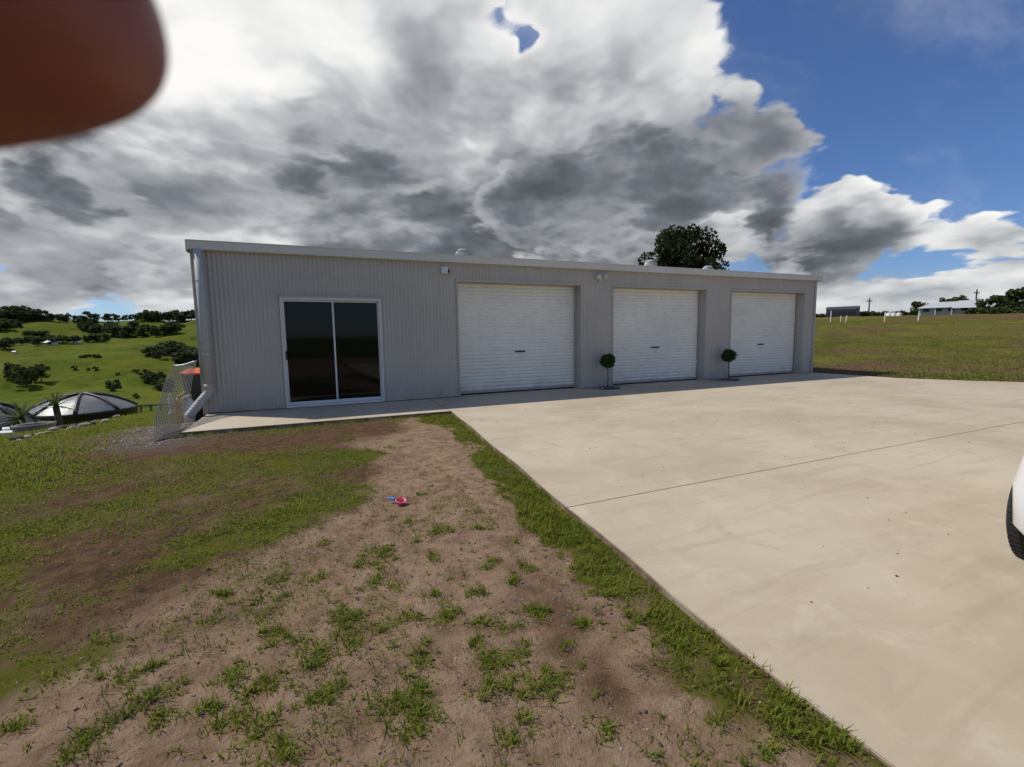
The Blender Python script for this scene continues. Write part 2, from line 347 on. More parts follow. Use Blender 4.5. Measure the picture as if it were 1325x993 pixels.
# ------------------------------------------------------------------ terrain
LR = np.array([0, 25, 45, 70, 95, 130, 180, 260, 330, 385, 440, 520, 650, 800, 1000, 2000, 9000], float)
LZ = np.array([0, -4, -10, -16.5, -20, -17.5, -14, -10.0, -5.5, -1.8, -3.5, 3, 18, 31, 28, 5, -60], float)
RR = np.array([0, 15, 22, 40, 70, 100, 150, 300, 1000, 9000], float)
RZ = np.array([0, 0, .05, 1.0, 2.75, 3.5, 3.9, 2, 0, -60], float)
BR = np.array([0, 20, 60, 300, 1000, 9000], float); BZ = np.array([0, -.2, -1.5, -4, 4, -60], float)
def edge_x(y): return np.interp(-y, [0, 2.1, 6.9, 8.3, 9.2, 20], [4.2, 4.15, 3.70, 3.56, 3.52, 3.3])
def hterr(x, y):
    x = np.asarray(x, float); y = np.asarray(y, float)
    dx = x-CAM.x; dy = y-CAM.y; r = np.hypot(dx, dy); az = np.degrees(np.arctan2(dx, dy))
    lw = sst(r, 22, 50)
    q = np.maximum(0, -.8*x+.6*(y+2.2)); near = -np.where(q < 5.5, .013*q*q, .393+.143*(q-5.5)+.012*(q-5.5)**2)
    near = near-.30*np.exp(-((x+.7)**2+(y-2.0)**2)/1.7**2)
    und = (fbm(x/90+3, y/90, 4, 5)-.5)*sst(r, 60, 300)*(13+12*sst(r, 380, 600))
    und2 = (fbm(x/28, y/28+7, 3, 9)-.5)*sst(r, 18, 80)*1.6
    fold = (fbm(x/52+1.7, y/52-3.1, 3, 15)-.5)*sst(r, 90, 190)*9
    zl = fold+near*(1-lw)+np.interp(r, LR, LZ)*lw+und+und2
    zr = np.interp(r, RR, RZ)+und2*.6*sst(r, 25, 60)+((fbm(x/2.6, y/2.6, 4, 17)-.5)*.40)*sst(x, 17, 21)*sst(r, 16, 22)
    zb = np.interp(r, BR, BZ)+und*.5
    w1 = sst(az, 4, 40); w2 = sst(np.abs(az), 95, 140)
    zf = zl*(1-w1)+zr*w1
    z = zf*(1-w2)+zb*w2
    micro = (fbm(x*1.1, y*1.1, 3, 21)-.5)*.05 + (fbm(x*5, y*5, 3, 31)-.5)*.026
    z = z+.016*np.exp(-np.abs(edge_x(y)-x)/.22)*(y < -1.8)*(y > -18)
    pad = sst(x, 3.45, 3.9)*sst(-y, -1, 1)*sst(18-x, 0, 1.5)            # level under the driveway
    apr = (x > -.1)*(x < 17.2)*(y > -1.95)*(y < 9.4)
    return z-.038+micro*(1-np.maximum(pad, apr))*1.0 - np.maximum(pad, apr)*.03
def hz_(x, y): return float(hterr(np.array([x]), np.array([y]))[0])
def hit(u, v, tmax=2500, t0=2.0):                 # where a sight line meets the terrain
    d = ray(u, v); ts = np.geomspace(t0, tmax, 4000)
    X = CAM.x+d.x*ts; Y = CAM.y+d.y*ts; Z = CAM.z+d.z*ts
    below = np.nonzero(Z < hterr(X, Y))[0]
    i = below[0] if len(below) else len(ts)-1
    return Vector((X[i], Y[i], hz_(X[i], Y[i]))), ts[i]
def seg_dist(x, y, pts):
    best = np.full(np.shape(x), 1e9)
    for (ax, ay), (bx, by) in zip(pts[:-1], pts[1:]):
        vx, vy = bx-ax, by-ay; t = np.clip(((x-ax)*vx+(y-ay)*vy)/(vx*vx+vy*vy), 0, 1)
        best = np.minimum(best, np.hypot(x-ax-vx*t, y-ay-vy*t))
    return best
TURF = [(.3, -9.5), (.85, -7.84), (.99, -7.62), (1.14, -7.44), (1.3, -7.03), (1.52, -6.7), (1.94, -6.3), (2.43, -6.0), (2.71, -5.14), (2.6, -4.14), (2.2, -3.4)]
TUFTS = [(1.74, -7.03), (1.89, -7.1), (1.71, -7.25), (1.53, -7.27), (1.4, -7.07), (2.03, -7.62), (1.7, -7.59), (1.82, -7.74), (1.57, -7.8), (1.71, -7.93), (1.87, -7.88), (1.88, -8.09), (1.6, -8.07), (1.7, -8.19), (1.56, -8.09), (1.77, -8.31), (1.32, -7.8), (1.35, -8.01), (1.18, -7.88), (1.13, -7.98), (1.14, -7.64), (1.25, -7.6), (0.86, -7.75), (2.11, -7.07), (2.23, -6.88), (1.95, -6.7), (2.3, -3.32), (2.7, -4.06), (2.76, -5.99), (2.26, -6.94), (2.21, -7.1), (2.5, -6.55), (2.49, -6.91), (2.65, -6.8), (2.58, -7.15), (2.29, -7.43), (2.18, -7.3), (2.98, -6.91), (3.12, -7.17), (2.83, -7.43), (3.03, -7.56), (2.9, -7.65), (2.69, -7.67), (2.47, -7.58), (2.01, -7.62), (2.25, -7.74), (2.44, -7.82), (2.62, -7.91), (2.89, -7.94), (3.06, -8.11), (2.7, -8.01), (2.92, -8.22), (2.29, -8.05), (2.55, -8.16), (2.51, -8.31), (2.67, -8.2), (2.79, -8.39), (2.68, -8.42), (2.25, -8.23), (2.13, -8.25), (2.2, -8.39), (2.52, -8.56), (1.91, -8.09), (1.88, -7.84), (2.04, -7.82), (2.82, -8.68), (3.17, -8.8), (3.44, -9.01), (3.45, -8.87), (3.23, -8.97), (1.19, -4.23), (1.33, -3.76), (1.72, -3.95), (0.71, -1.98), (0.34, -2.11), (2.5, -1.95), (2.01, -2.0), (3.69, -2.43)]
BIG = {0, 3, 6, 10, 16, 20, 33, 48, 55, 62, 5, 8, 9, 12, 13, 19, 29, 36, 44, 45, 46, 52, 53, 54, 56, 58, 59, 60, 26, 67}
def turf_side(x, y):                               # >0 inside the thin turf left of the bare track
    tx = np.interp(-y, [-p[1] for p in TURF[::-1]], [p[0] for p in TURF[::-1]]); tx = np.where(y > -3.4, 2.2+(y+3.4)*1.0, tx)
    return tx-x
def masks(x, y):
    r = np.hypot(x-CAM.x, y-CAM.y)
    n = fbm(x*1.6, y*1.6, 4, 41); n2 = fbm(x*.7+5, y*.7, 3, 43)
    ts = turf_side(x, y)
    turf = sst(ts+(n-.5)*1.1, -.1, .4)*(.60+.7*(n2-.5)+.45*(n-.5))
    lush = np.exp(-(seg_dist(x, y, [(.64, -7.3), (.9, -6.85), (1.12, -6.34), (1.46, -6.07), (1.83, -5.71), (2.35, -5.45)])/.28)**2)
    red = np.exp(-(seg_dist(x, y, [(.3, -2.6), (1.4, -3.1), (2.6, -3.0)])/.75)**2)
    brown = np.exp(-(seg_dist(x, y, [(.12, -5.74), (.74, -6.44)])/.28)**2)+np.exp(-(seg_dist(x, y, [(-.15, -4.6), (.6, -4.6)])/.3)**2)*.6
    cover = turf+lush*.30*sst(n, .3, .6)-red*.6-brown*.35
    ex = edge_x(y); st = ex-x
    wstrip = np.interp(-y, [1.9, 3.5, 5, 6.5, 8, 8.6, 9.2], [.65, .40, .36, .46, .42, .26, .15])
    strip = sst(wstrip-st+(n-.5)*.9, -.06, .16)*(.72+.7*sst(n, .30, .55)*.4)*(st > -.3)*(y < -1.9)
    cover = np.maximum(cover, strip*np.interp(-y, [2, 8, 8.8, 9.5], [.82, .78, .55, .35]))
    front = sst(-y, 1.7, 1.95)*sst(y, -2.5, -2.1)*(x > .1)*(x < 4.3); cover = np.maximum(cover, front*.5*sst(n, .4, .6))
    for k, (ax, ay) in enumerate(TUFTS):
        cover = np.maximum(cover, .55*np.exp(-((x-ax)**2+(y-ay)**2)/(.085 if k in BIG else .055)**2))
    thin = sst(fbm(x*1.9+9, y*1.9, 4, 91), .50, .66)*.34*(x < 3.1)*(y < -5.2); cover = np.maximum(cover, thin)
    leftslope = sst(-x+y*.5, 1.2, 2.4)*sst(r, 5.5, 7.5); cover = np.maximum(cover, leftslope*.80*(1-.3*sst(n, .5, .8)))
    grav = np.exp(-(seg_dist(x, y, [(-.15, -2.3), (-.2, -1.0), (-.3, 3)])/.55)**2); cover = cover*(1-.75*grav)
    redp = np.exp(-((x-19.2)**2/2.6**2+(y-1.0)**2/1.3**2))
    rightf = sst(x, 16.9, 18.0)*(.55+.9*(fbm(x*.23, y*.23, 4, 47)-.5)); far = sst(r, 60, 110)
    cover = np.where(x > 15.5, np.maximum(rightf-.75*redp, far), cover)
    cover = np.maximum(cover, sst(r, 17, 26)*.82*(x < 14)); cover = np.maximum(cover, far*.95)
    cover = np.where((y > 9) & (x < 17) & (r > 18), .85, cover)
    soil = np.clip(.20+.5*sst(ts, -.15, .5)+red*.6+brown*.3, 0, 1); soil = np.maximum(soil, (x > 15.5)*.85)
    soil = soil-.35*np.exp(-(seg_dist(x, y, [(3.4, -3.4), (2.9, -5.2), (2.45, -6.6), (1.9, -7.5), (1.5, -8.4)])/.32)**2)
    soil = np.maximum(soil, strip*.6)
    soil = np.maximum(soil, .6*np.exp(-(seg_dist(x, y, [(3.0, -7.2), (2.9, -8.6)])/.22)**2))
    rfl = sst(x, 15.5, 17)*(1-sst(r, 90, 200))
    return np.clip(cover, 0, 1), soil, np.clip(grav*.9, 0, 1), np.maximum(sst(r, 18, 40), leftslope*.25), rfl

NA = 840
rad = np.concatenate([np.linspace(.15, 6, 230)[:-1], np.geomspace(6, 9000, 330)])
ang = np.linspace(0, 2*np.pi, NA, endpoint=False)
AA, RRD = np.meshgrid(ang, rad); gx = (CAM.x+RRD*np.sin(AA)).ravel(); gy = (CAM.y+RRD*np.cos(AA)).ravel()
gx = np.append(gx, CAM.x); gy = np.append(gy, CAM.y); gz = hterr(gx, gy)
cv_, so_, gv_, fr_, rf_ = masks(gx, gy)
i0 = (np.arange(len(rad)-1)[:, None]*NA+np.arange(NA)[None]).ravel(); i1 = (np.arange(len(rad)-1)[:, None]*NA+(np.arange(NA)[None]+1) % NA).ravel()
F = np.stack([i0, i0+NA, i1+NA, i1], 1)
gme = np_mesh('ground', np.stack([gx, gy, gz], 1), F, dict(cover=cv_, soil=so_, gravel=gv_, far=fr_, rfield=rf_))
gme.polygons.foreach_set('use_smooth', [True]*len(gme.polygons))
tag(link('ground', gme, M['ground']), kind='structure')

# ------------------------------------------------------------------ driveway: panels with sawn joints
drive = empty('driveway'); tag(drive, kind='structure')
def panel(poly):
    m = MB().prism(poly, -.16, 0); me = m.mesh('concrete_panel'); bm = bmesh.new(); bm.from_mesh(me)
    bmesh.ops.bevel(bm, geom=[e for e in bm.edges if all(v.co.z > -.01 for v in e.verts)], offset=.004, segments=2, affect='EDGES'); bm.to_mesh(me); bm.free()
    link('concrete_panel', me, M['concrete'], drive)
gp = .002
def eline(y): return float(edge_x(y))
def xe(y): return eline(y)+.012*math.sin(y*3.1)
panel([(.04, -1.84), (4.16, -1.86), (4.16, -.02), (.04, -.02)])
panel([(4.165+gp, -1.86)]+[(xe(-y), -y) for y in np.linspace(2.0, 6.88, 14)]+[(10.4, -6.82), (18.6, -6.80), (18.3, -4.5), (17.5, -3.3), (17.06, -2.4), (17.0, -.02), (4.165+gp, -.02)])
panel([(xe(-y), -y) for y in np.linspace(6.8835, 16, 22)]+[(25, -16), (25, -7.6), (22.5, -7.0), (18.6, -6.8035), (10.4, -6.8235)])

# ------------------------------------------------------------------ shed
shed = empty('shed', (0, 0, 0)); tag(shed, 'long grey corrugated steel shed with three white roller doors beside concrete driveway', 'shed')
WH, LEN, DEP, PIT_, AMP = 2.98, 16.9, 8.5, .0762, .008
def corr(m, x0, x1, z0, z1, tf):
    n = max(2, int(round((x1-x0)/PIT_*8))); xs = np.linspace(x0, x1, n+1)
    vs = []; fs = []
    for x in xs:
        o = AMP*math.sin(2*math.pi*x/PIT_)+.0022*(int((x+.3)/.762) % 2)
        vs += [tf(x, o, z0), tf(x, o, z1)]
    fs = [(2*i, 2*i+2, 2*i+3, 2*i+1) for i in range(n)]
    m.add(vs, fs)
DOORS = [(4.90, 8.06), (9.03, 12.19), (13.17, 16.34)]; RT = 2.57; S0, S1, ST = 1.362, 3.232, 2.16
front = MB(); tf = lambda x, o, z: (x, -o, z)
for x0, x1 in ((.02, S0), (S1, 4.90), (8.06, 9.03), (12.19, 13.17), (16.34, LEN-.02)): corr(front, x0, x1, .012, WH, tf)
corr(front, S0, S1, ST, WH, tf)
for a, b_ in DOORS: corr(front, a, b_, RT, WH, tf)
front.build('front_wall', M['wall'], shed, True)
sd = MB(); corr(sd, .02, DEP-.02, -.1, WH+.1, lambda x, o, z: (-o*0-.0+(-o), x, z)); sd.build('side_wall', M['wall'], shed, True)
sd = MB(); corr(sd, .02, DEP-.02, .0, WH+.1, lambda x, o, z: (LEN+o, DEP-x, z)); sd.build('side_wall', M['wall'], shed, True)
sd = MB(); corr(sd, .02, LEN-.02, .0, WH, lambda x, o, z: (LEN-x, DEP+o, z)); sd.build('back_wall', M['wall'], shed, True)
MB().box(.03, LEN-.03, -.014, DEP-.03, -1.9, -.004).build('floor_slab', M['concrete'], shed)
rf = MB(); rz = lambda y: 3.04+min(y+.1, DEP+.1-y)*math.tan(R(5))
for ya, yb in ((-.05, DEP/2), (DEP/2, DEP+.05)):
    n = int(LEN/PIT_*6); vs = []
    for i in range(n+1):
        x = -.06+(LEN+.12)*i/n; o = AMP*math.sin(2*math.pi*x/PIT_)
        vs += [(x, ya, rz(ya)+o), (x, yb, rz(yb)+o)]
    rf.add(vs, [(2*i, 2*i+2, 2*i+3, 2*i+1) for i in range(n)])
roof = rf.build('roof', M['roof'], shed, True)
MB().tube([(-.07, DEP/2, rz(DEP/2)+.02), (LEN+.07, DEP/2, rz(DEP/2)+.02)], .05, 8).build('ridge_cap', M['trim'], roof)
# front gutter: quad profile
gut = MB(); prof = [(-.005, 2.955), (-.105, 2.955), (-.118, 2.968), (-.122, 3.095), (-.135, 3.105), (-.135, 3.118), (-.112, 3.122), (-.105, 3.11), (-.105, 2.975), (-.012, 2.975), (-.012, 3.05), (-.005, 3.05)]
xa, xb = -.04, LEN+.12; n = len(prof)
gut.add([(xa, y, z) for y, z in prof]+[(xb, y, z) for y, z in prof], [(i, (i+1) % n, n+(i+1) % n, n+i) for i in range(n)])
for x in (xa, xb): gut.box(x-.004, x+.004, -.12, -.006, 2.957, 3.112)
gut.build('gutter', M['trim'], shed)
MB().box(-.075, -.055, -.02, DEP+.02, 2.93, 3.13).build('barge_flashing', M['trim'], shed)
MB().box(LEN+.055, LEN+.075, -.02, DEP+.02, 2.93, 3.13).build('barge_flashing', M['trim'], shed)
for x in (0, LEN):   # corner flashings
    s = 1 if x == 0 else -1
    MB().box(min(x-.012*s, x+.075*s), max(x-.012*s, x+.075*s), -.016, -.010, .0, 2.955).box(min(x-.018*s, x-.012*s), max(x-.018*s, x-.012*s), -.016, .08, -.3, 3.0).build('corner_flashing', M['jamb'], shed)
# downpipe with ribbed flexible outlet
dp = MB(); px, py_ = .125, -.105
dp.tube([(px, py_, 2.96), (px, py_, .48)], .073, 20)
pipe = dp.build('downpipe', M['pvc'], shed, True)
MB().tube([(px, py_, .56), (px, py_, .47)], .080, 20).build('pipe_collar', M['pvc'], pipe, True)
pts = []; rs = []
for i in range(61):
    t = i/60
    if t < .3: a = t/.3*R(62); p = Vector((px-.12*(1-math.cos(a)), py_-.05*(1-math.cos(a)), .47-.14*math.sin(a)*1.0))
    else:
        s = (t-.3)/.7; p = Vector((px-.064-.235*s, py_-.026-.22*s, .346-.30*s-.03*s*s))
    pts.append(p); rs.append(.072+(.006 if i % 5 < 2 else 0))
MB().tube(pts, rs, 18).build('flexible_outlet', M['pvc'], pipe, True)
for z in (1.1, 2.4): MB().tube([(px, py_, z-.015), (px, py_, z+.015)], .077, 20).build('pipe_clip', M['galv'], pipe)
# sliding glass door
sl = empty('sliding_door'); sl.parent = shed
fr = MB(); y0, y1 = -.035, .07; w = .036
fr.bbox(S0, S0+w, y0, y1, .012, ST, .004).bbox(S1-w, S1, y0, y1, .012, ST, .004).bbox(S0+w, S1-w, y0, y1, ST-.05, ST-.001, .004).bbox(S0+w, S1-w, y0-.02, y1, .012, .055, .004)
fr.build('frame', M['white'], sl)
mid = (S0+S1)/2
for k, (a, b_, yy) in enumerate(((S0+w, mid+.025, .0), (mid-.025, S1-w, .035))):
    pn = MB(); f_ = .034; za, zb = .057, ST-.052
    pn.bbox(a, a+f_, yy, yy+.03, za, zb, .003).bbox(b_-f_, b_, yy, yy+.03, za, zb, .003).bbox(a+f_, b_-f_, yy, yy+.03, zb-f_, zb, .003).bbox(a+f_, b_-f_, yy, yy+.03, za, za+.06, .003)
    pn.build('door_panel', M['white'], sl)
    MB().box(a+f_-.005, b_-f_+.005, yy+.012, yy+.018, za+.055, zb-f_+.005).build('glass', M['glass'], sl)
    if k == 0: MB().bbox(a+.012, a+.036, yy-.025, yy-.001, .95, 1.12, .006).build('handle', M['black'], sl)
MB().box(S0-.015, S1+.015, -.05, -.012, ST+.001, ST+.03).build('head_flashing', M['jamb'], sl)
# roller doors
RV = .26
def curtain(x0, x1, z0, z1):
    m = MB(); p = .0833; n = int((z1-z0)/p); ys = []
    for i in range(n+1):
        zb = z0+i*p
        for dz_, yo in ((0, 0), (.010, -.006), (.018, -.017), (.030, -.021), (.050, -.021), (.062, -.017), (.070, -.006)):
            if zb+dz_ <= z1: ys.append((zb+dz_, yo))
    vs = []
    for z, yo in ys: vs += [(x0, RV+yo, z), (x1, RV+yo, z)]
    m.add(vs, [(2*i, 2*i+1, 2*i+3, 2*i+2) for i in range(len(ys)-1)]); return m
for k, (a, b_) in enumerate(DOORS):
    rd = empty('roller_door', ((a+b_)/2, 0, 0)); rd.parent = shed
    def L(m): m.v = [(x-(a+b_)/2, y, z) for x, y, z in m.v]; return m
    L(curtain(a+.03, b_-.03, .075, RT+.1)).build('curtain', M['curtain'], rd, False)
    L(MB().bbox(a+.035, b_-.035, RV-.03, RV+.012, .03, .078, .004)).build('bottom_bar', M['jamb'], rd)
    L(MB().box(a+.04, b_-.04, RV-.016, RV+.006, .001, .03)).build('rubber_seal', M['rubber'], rd)
    hx = (6.5, 10.61, 14.76)[k]
    L(MB().bbox(hx-.135, hx+.135, RV-.042, RV-.018, .955, .99, .006)).build('handle', M['black'], rd)
    L(MB().bbox(hx-.03, hx+.05, RV-.03, RV-.018, .835, .875, .004)).build('lock_plate', M['galv'], rd)
    for s, x in ((1, a), (-1, b_)):
        xo = sorted((x, x+s*.004)); L(MB().box(xo[0], xo[1], -.012, RV+.05, .0, RT+.02)).build('jamb', M['jamb'], rd)
        xo = sorted((x+s*.005, x+s*.045)); L(MB().box(xo[0], xo[1], RV-.055, RV-.048, .0, RT)).build('guide_track', M['jamb'], rd)
        xo = sorted((x-s*.03, x+s*.004)); L(MB().box(xo[0], xo[1], -.020, -.0125, .0, RT+.035)).build('edge_flashing', M['jamb'], rd)
    L(MB().box(a, b_, -.012, RV+.05, RT+.001, RT+.006).box(a-.035, b_+.035, -.026, -.0205, RT-.005, RT+.045)).build('head_flashing', M['jamb'], rd)
# turbine ventilators on the roof
def ventilator(x, y, top):
    b0 = rz(y); v = empty('roof_ventilator', (x, y, b0)); v.parent = shed
    H = top-b0
    MB().lathe([(.20, -.02), (.15, .05), (.14, H-.30)], 18).build('throat', M['galv'], v, True)
    fin = MB()
    for j in range(20):
        a = 2*math.pi*j/20; vs = []
        for i in range(7):
            t = i/6; rr = .085+.115*math.sin(math.pi*(.15+.75*t)); aa = a+.0*t; zz = H-.30+.28*t
            vs += [(rr*math.cos(aa), rr*math.sin(aa), zz), ((rr-.035)*math.cos(aa+.3), (rr-.035)*math.sin(aa+.3), zz)]
        fin.add(vs, [(2*i, 2*i+1, 2*i+3, 2*i+2) for i in range(6)])
    fin.lathe([(.001, H), (.10, H-.005), (.135, H-.03), (.12, H-.035)], 18)
    fin.build('turbine', M['white'], v)
ventilator(5.78, 2.4, 3.73); ventilator(11.55, 1.6, 3.60); ventilator(14.15, 1.85, 3.58)

# security lights on the wall
def sec_light(x, twin, label):
    o = empty('security_light', (x, -.01, 2.79)); tag(o, label, 'light')
    if not twin:
        MB().bbox(-.075, .075, -.07, .0, -.075, .075, .012).build('housing', M['white'], o)
        MB().bbox(-.055, .055, -.076, -.068, -.055, .055, .004).build('lens', M['lampclear'], o)
        MB().bbox(.08, .115, -.08, -.01, -.05, .012, .01).build('sensor', M['black'], o, True)
    else:
        MB().bbox(-.09, .09, -.045, .0, -.06, .05, .01).build('base_plate', M['white'], o)
        for dx in (-.055, .125):
            h = MB().lathe([(.02, .05), (.045, .04), (.062, -.03), (.062, -.06)], 16).build('lamp_head', M['white'], o, True, (dx, -.12, .01)); h.rotation_euler = (R(-60), 0, R(20 if dx > 0 else -15))
            MB().lathe([(.001, -.052), (.058, -.05)], 16).build('lens', M['lampclear'], h)
        MB().bbox(-.02, .03, -.10, -.046, -.10, -.05, .01).build('sensor', M['white'], o)
sec_light(4.60, False, 'square white security light with black sensor on wall beside first roller door')
sec_light(8.57, True, 'twin headed white security light on wall between two roller doors')

# ------------------------------------------------------------------ foliage
def leaves(C, size, flat=0, rng=RNG, aspect=1.7, dark=None):
    n = len(C); a = rng.normal(size=(n, 3)); a[:, 2] *= (1-flat*.0); a /= np.linalg.norm(a, axis=1)[:, None]
    b = rng.normal(size=(n, 3)); b -= a*(a*b).sum(1)[:, None]; b /= np.linalg.norm(b, axis=1)[:, None]
    s = size*rng.uniform(.6, 1.35, n)[:, None]; cc = np.cross(a, b)
    p0 = C-a*s*aspect/2; p1 = C+b*s*.5; p2 = C+a*s*aspect/2+cc*s*.2; p3 = C-b*s*.5
    V = np.stack([p0, p1, p2, p3], 1).reshape(-1, 3); F = np.arange(4*n).reshape(n, 4)
    t = rng.beta(2, 2, n); return V, F, np.repeat(t, 4)
def crown_points(n, rx, rz, lobes, rng, shell=.55, jit=.34):
    L = rng.normal(size=(lobes, 3)); L /= np.linalg.norm(L, axis=1)[:, None]; L[:, 2] = np.where(L[:, 2] < -.8, -L[:, 2], L[:, 2])
    L *= (shell+(1-shell)*rng.random((lobes, 1))**.6)*.8
    k = rng.integers(0, lobes, n); d = rng.normal(size=(n, 3)); d /= np.linalg.norm(d, axis=1)[:, None]
    rad = jit*rng.uniform(.55, 1.25, lobes)[k]
    P = L[k]+d*(rad*rng.random(n)**.33)[:, None]
    return P*np.array([rx, rx, rz])
def tree_mesh(name, seed, n, lobes, h=1.0, rx=.42, rz=.40, ch=.62, leaf=.05, tw=.028, mats=('farleaf', 'bark')):
    rng = np.random.default_rng(seed)
    V, F, t = leaves(crown_points(n, rx, rz, lobes, rng)+np.array([0, 0, ch]), leaf, rng=rng)
    tb = MB().tube([(0, 0, -.06), (.01, 0, ch*.5), (0, .01, ch)], [tw, tw*.75, tw*.4], 7)
    for j in range(5):
        a = j*2.4+seed; tb.tube([(0, 0, ch*.45+j*.03), (rx*.5*math.cos(a), rx*.5*math.sin(a), ch+.02*j)], [tw*.5, tw*.15], 5)
    b = len(V); V = np.vstack([V, np.array(tb.v)]); tv = np.concatenate([t, np.zeros(len(tb.v))])
    faces = [tuple(f) for f in F.tolist()]+[tuple(i+b for i in f) for f in tb.f]
    me = bpy.data.meshes.new(name); me.from_pydata(V.tolist(), [], faces)
    at = me.attributes.new('tint', 'FLOAT', 'POINT'); at.data.foreach_set('value', tv.astype(np.float32))
    me.materials.append(M[mats[0]]); me.materials.append(M[mats[1]])
    me.polygons.foreach_set('material_index', [0]*len(F)+[1]*len(tb.f)); me.update(); return me
VAR = [tree_mesh('tree', 100+i, 620, 13+i, rx=(.42, .5, .36, .46, .55, .40)[i], rz=(.48, .46, .50, .47, .44, .50)[i], ch=(.52, .54, .5, .52, .56, .5)[i], leaf=.085) for i in range(6)]
BUSH = [tree_mesh('bush', 200+i, 620, 10+i, rx=.62, rz=.50, ch=.38, leaf=.10) for i in range(3)]
def put(name, me, loc, h, wid=1.0, label=None, cat='tree', group=None):
    o = link(name, me, None, None, loc); o.scale = (h*wid, h*wid, h); o.rotation_euler = (0, 0, random.uniform(0, 6.28))
    tag(o, label, cat, group); return o
def far_tree(u, v, hpx, wid=1.0, label=None, group=None, bush=False, cat='tree'):
    p, t = hit(u, v, t0=18)
    while t > 2000: v += 1; p, t = hit(u, v, t0=18)
    h = hpx*(t*ray(u, v).dot(fw))/FPX
    return put('bush' if bush else 'tree', random.choice(BUSH if bush else VAR), (p.x, p.y, p.z-.03*h), h, wid, label, cat, group)

# woods and trees over the valley (image positions only pick the spot on the hillside)
rr = random.Random(5)
def row(n, path, hp, label, group, wid=1.15, jit=(3, 1.5), bush=False):
    for i in range(n):
        t = (i+rr.random())/n*(len(path)-1); k = min(int(t), len(path)-2); f = t-k
        u = path[k][0]*(1-f)+path[k+1][0]*f+rr.uniform(-jit[0], jit[0]); v = path[k][1]*(1-f)+path[k+1][1]*f+rr.uniform(-jit[1], jit[1])
        far_tree(u, v, rr.uniform(*hp), wid*rr.uniform(.85, 1.25), label, group, bush)
row(26, [(-6, 415), (20, 413), (52, 414)], (11, 16), 'dark tree in the dense wood crowning the far hill', 'wood on the far hilltop', 1.2, (4, 2.5))
row(26, [(56, 416), (90, 416), (150, 413), (200, 412), (262, 414)], (7, 12), 'small dark tree along the far valley skyline', 'skyline trees over the valley')
row(20, [(182, 414), (215, 416), (262, 417)], (10, 15), 'dark tree in the wood behind the sloping green pasture', 'wood on the right hill', 1.3, (4, 2))
row(34, [(104, 423), (128, 431), (160, 437), (200, 435), (235, 433)], (11, 18), 'dark green tree in the gully wood between two pastures', 'gully wood', 1.25, (5, 3.5))
row(20, [(-4, 428), (20, 424)], (8, 11), 'dark tree in the small wood beneath the far hilltop', 'small wood under the hilltop', 1.3, (6, 3))
row(24, [(0, 452), (20, 447), (60, 446), (100, 444), (142, 443)], (8, 12), 'low dark tree in the row below the far pasture', 'tree row below the far pasture', 1.3, (3, 1.5))
row(7, [(36, 436), (60, 436)], (7, 9), 'round dark tree standing in the far pasture', 'trees in the far pasture', 1.3, (2, 1))
row(26, [(200, 462), (225, 458), (250, 462), (262, 470), (235, 470)], (13, 20), 'dense dark green bush in thicket beside the shed corner', 'thicket beyond the shed corner', 1.25, (6, 3), True)
row(9, [(192, 493), (205, 498), (212, 505)], (11, 16), 'dark bush in the clump running down the pasture', 'bush clump down the pasture', 1.1, (4, 4), True)
row(5, [(105, 462), (118, 463), (128, 462)], (4, 6), 'low scrub on the bank across the near pasture', 'scrub on the bank', 1.6, (4, 1), True)
row(7, [(90, 480), (125, 483), (175, 486), (185, 478)], (4, 7), 'small scattered shrub on the near pasture slope', 'shrubs on the pasture slope', 1.0, (6, 4), True)
far_tree(18, 492, 24, 1.1, 'tall dark tree leaning over its neighbour on near pasture, pair of trees'); far_tree(29, 501, 28, 1.05, 'broad dark tree lowest of the pair on near pasture')
far_tree(54, 494, 24, 1.0, 'single rounded dark tree on near pasture beside the pair'); far_tree(146, 503, 15, 1.0, 'upright dark bush behind the domed tank', None, True, 'bush')
far_tree(150, 507, 11, 1.0, 'squat dark bush at the foot of the upright bush', None, True, 'bush'); far_tree(176, 516, 8, .9, 'small dark bush at the right rim of domed tank', None, True, 'bush')

# farm buildings across the valley
def gable(name, u, v, wpx, hpx, label, wm, rm, t0=18):
    p, t = hit(u, v, t0=t0); k = t*ray(u, v).dot(fw)/FPX; w, h = wpx*k, hpx*k
    o = empty(name, p, -YAW); tag(o, label, 'house')
    MB().box(-w/2, w/2, -w*.3, w*.3, -h, h*.55).build('wall', wm, o)
    MB().add([(-w*.55, -w*.36, h*.52), (w*.55, -w*.36, h*.52), (w*.4, 0, h), (-w*.4, 0, h), (-w*.55, w*.36, h*.52), (w*.55, w*.36, h*.52)], [(0, 1, 2, 3), (4, 3, 2, 5), (0, 3, 4), (1, 5, 2), (0, 4, 5, 1)]).build('roof', rm, o)
    for j in range(4):
        x = -w*.4+w*.8*j/3; MB().box(x-w*.05, x+w*.05, -w*.3-.06, -w*.3-.01, h*.12, h*.42).build('window', M['glass'], o)
    return o
gable('farmhouse', 66, 446, 12, 5, 'small white farmhouse across the valley by dark trees', M['whitestone'], M['houseroof'])
gable('farm_shed', 100, 444, 8, 2.5, 'tiny pale farm shed beside tree row across valley', M['whitestone'], M['houseroof'])
gable('farm_shed', 19, 457, 5, 2.5, 'tiny white farm shed alone on the near pasture', M['whitestone'], M['houseroof'])

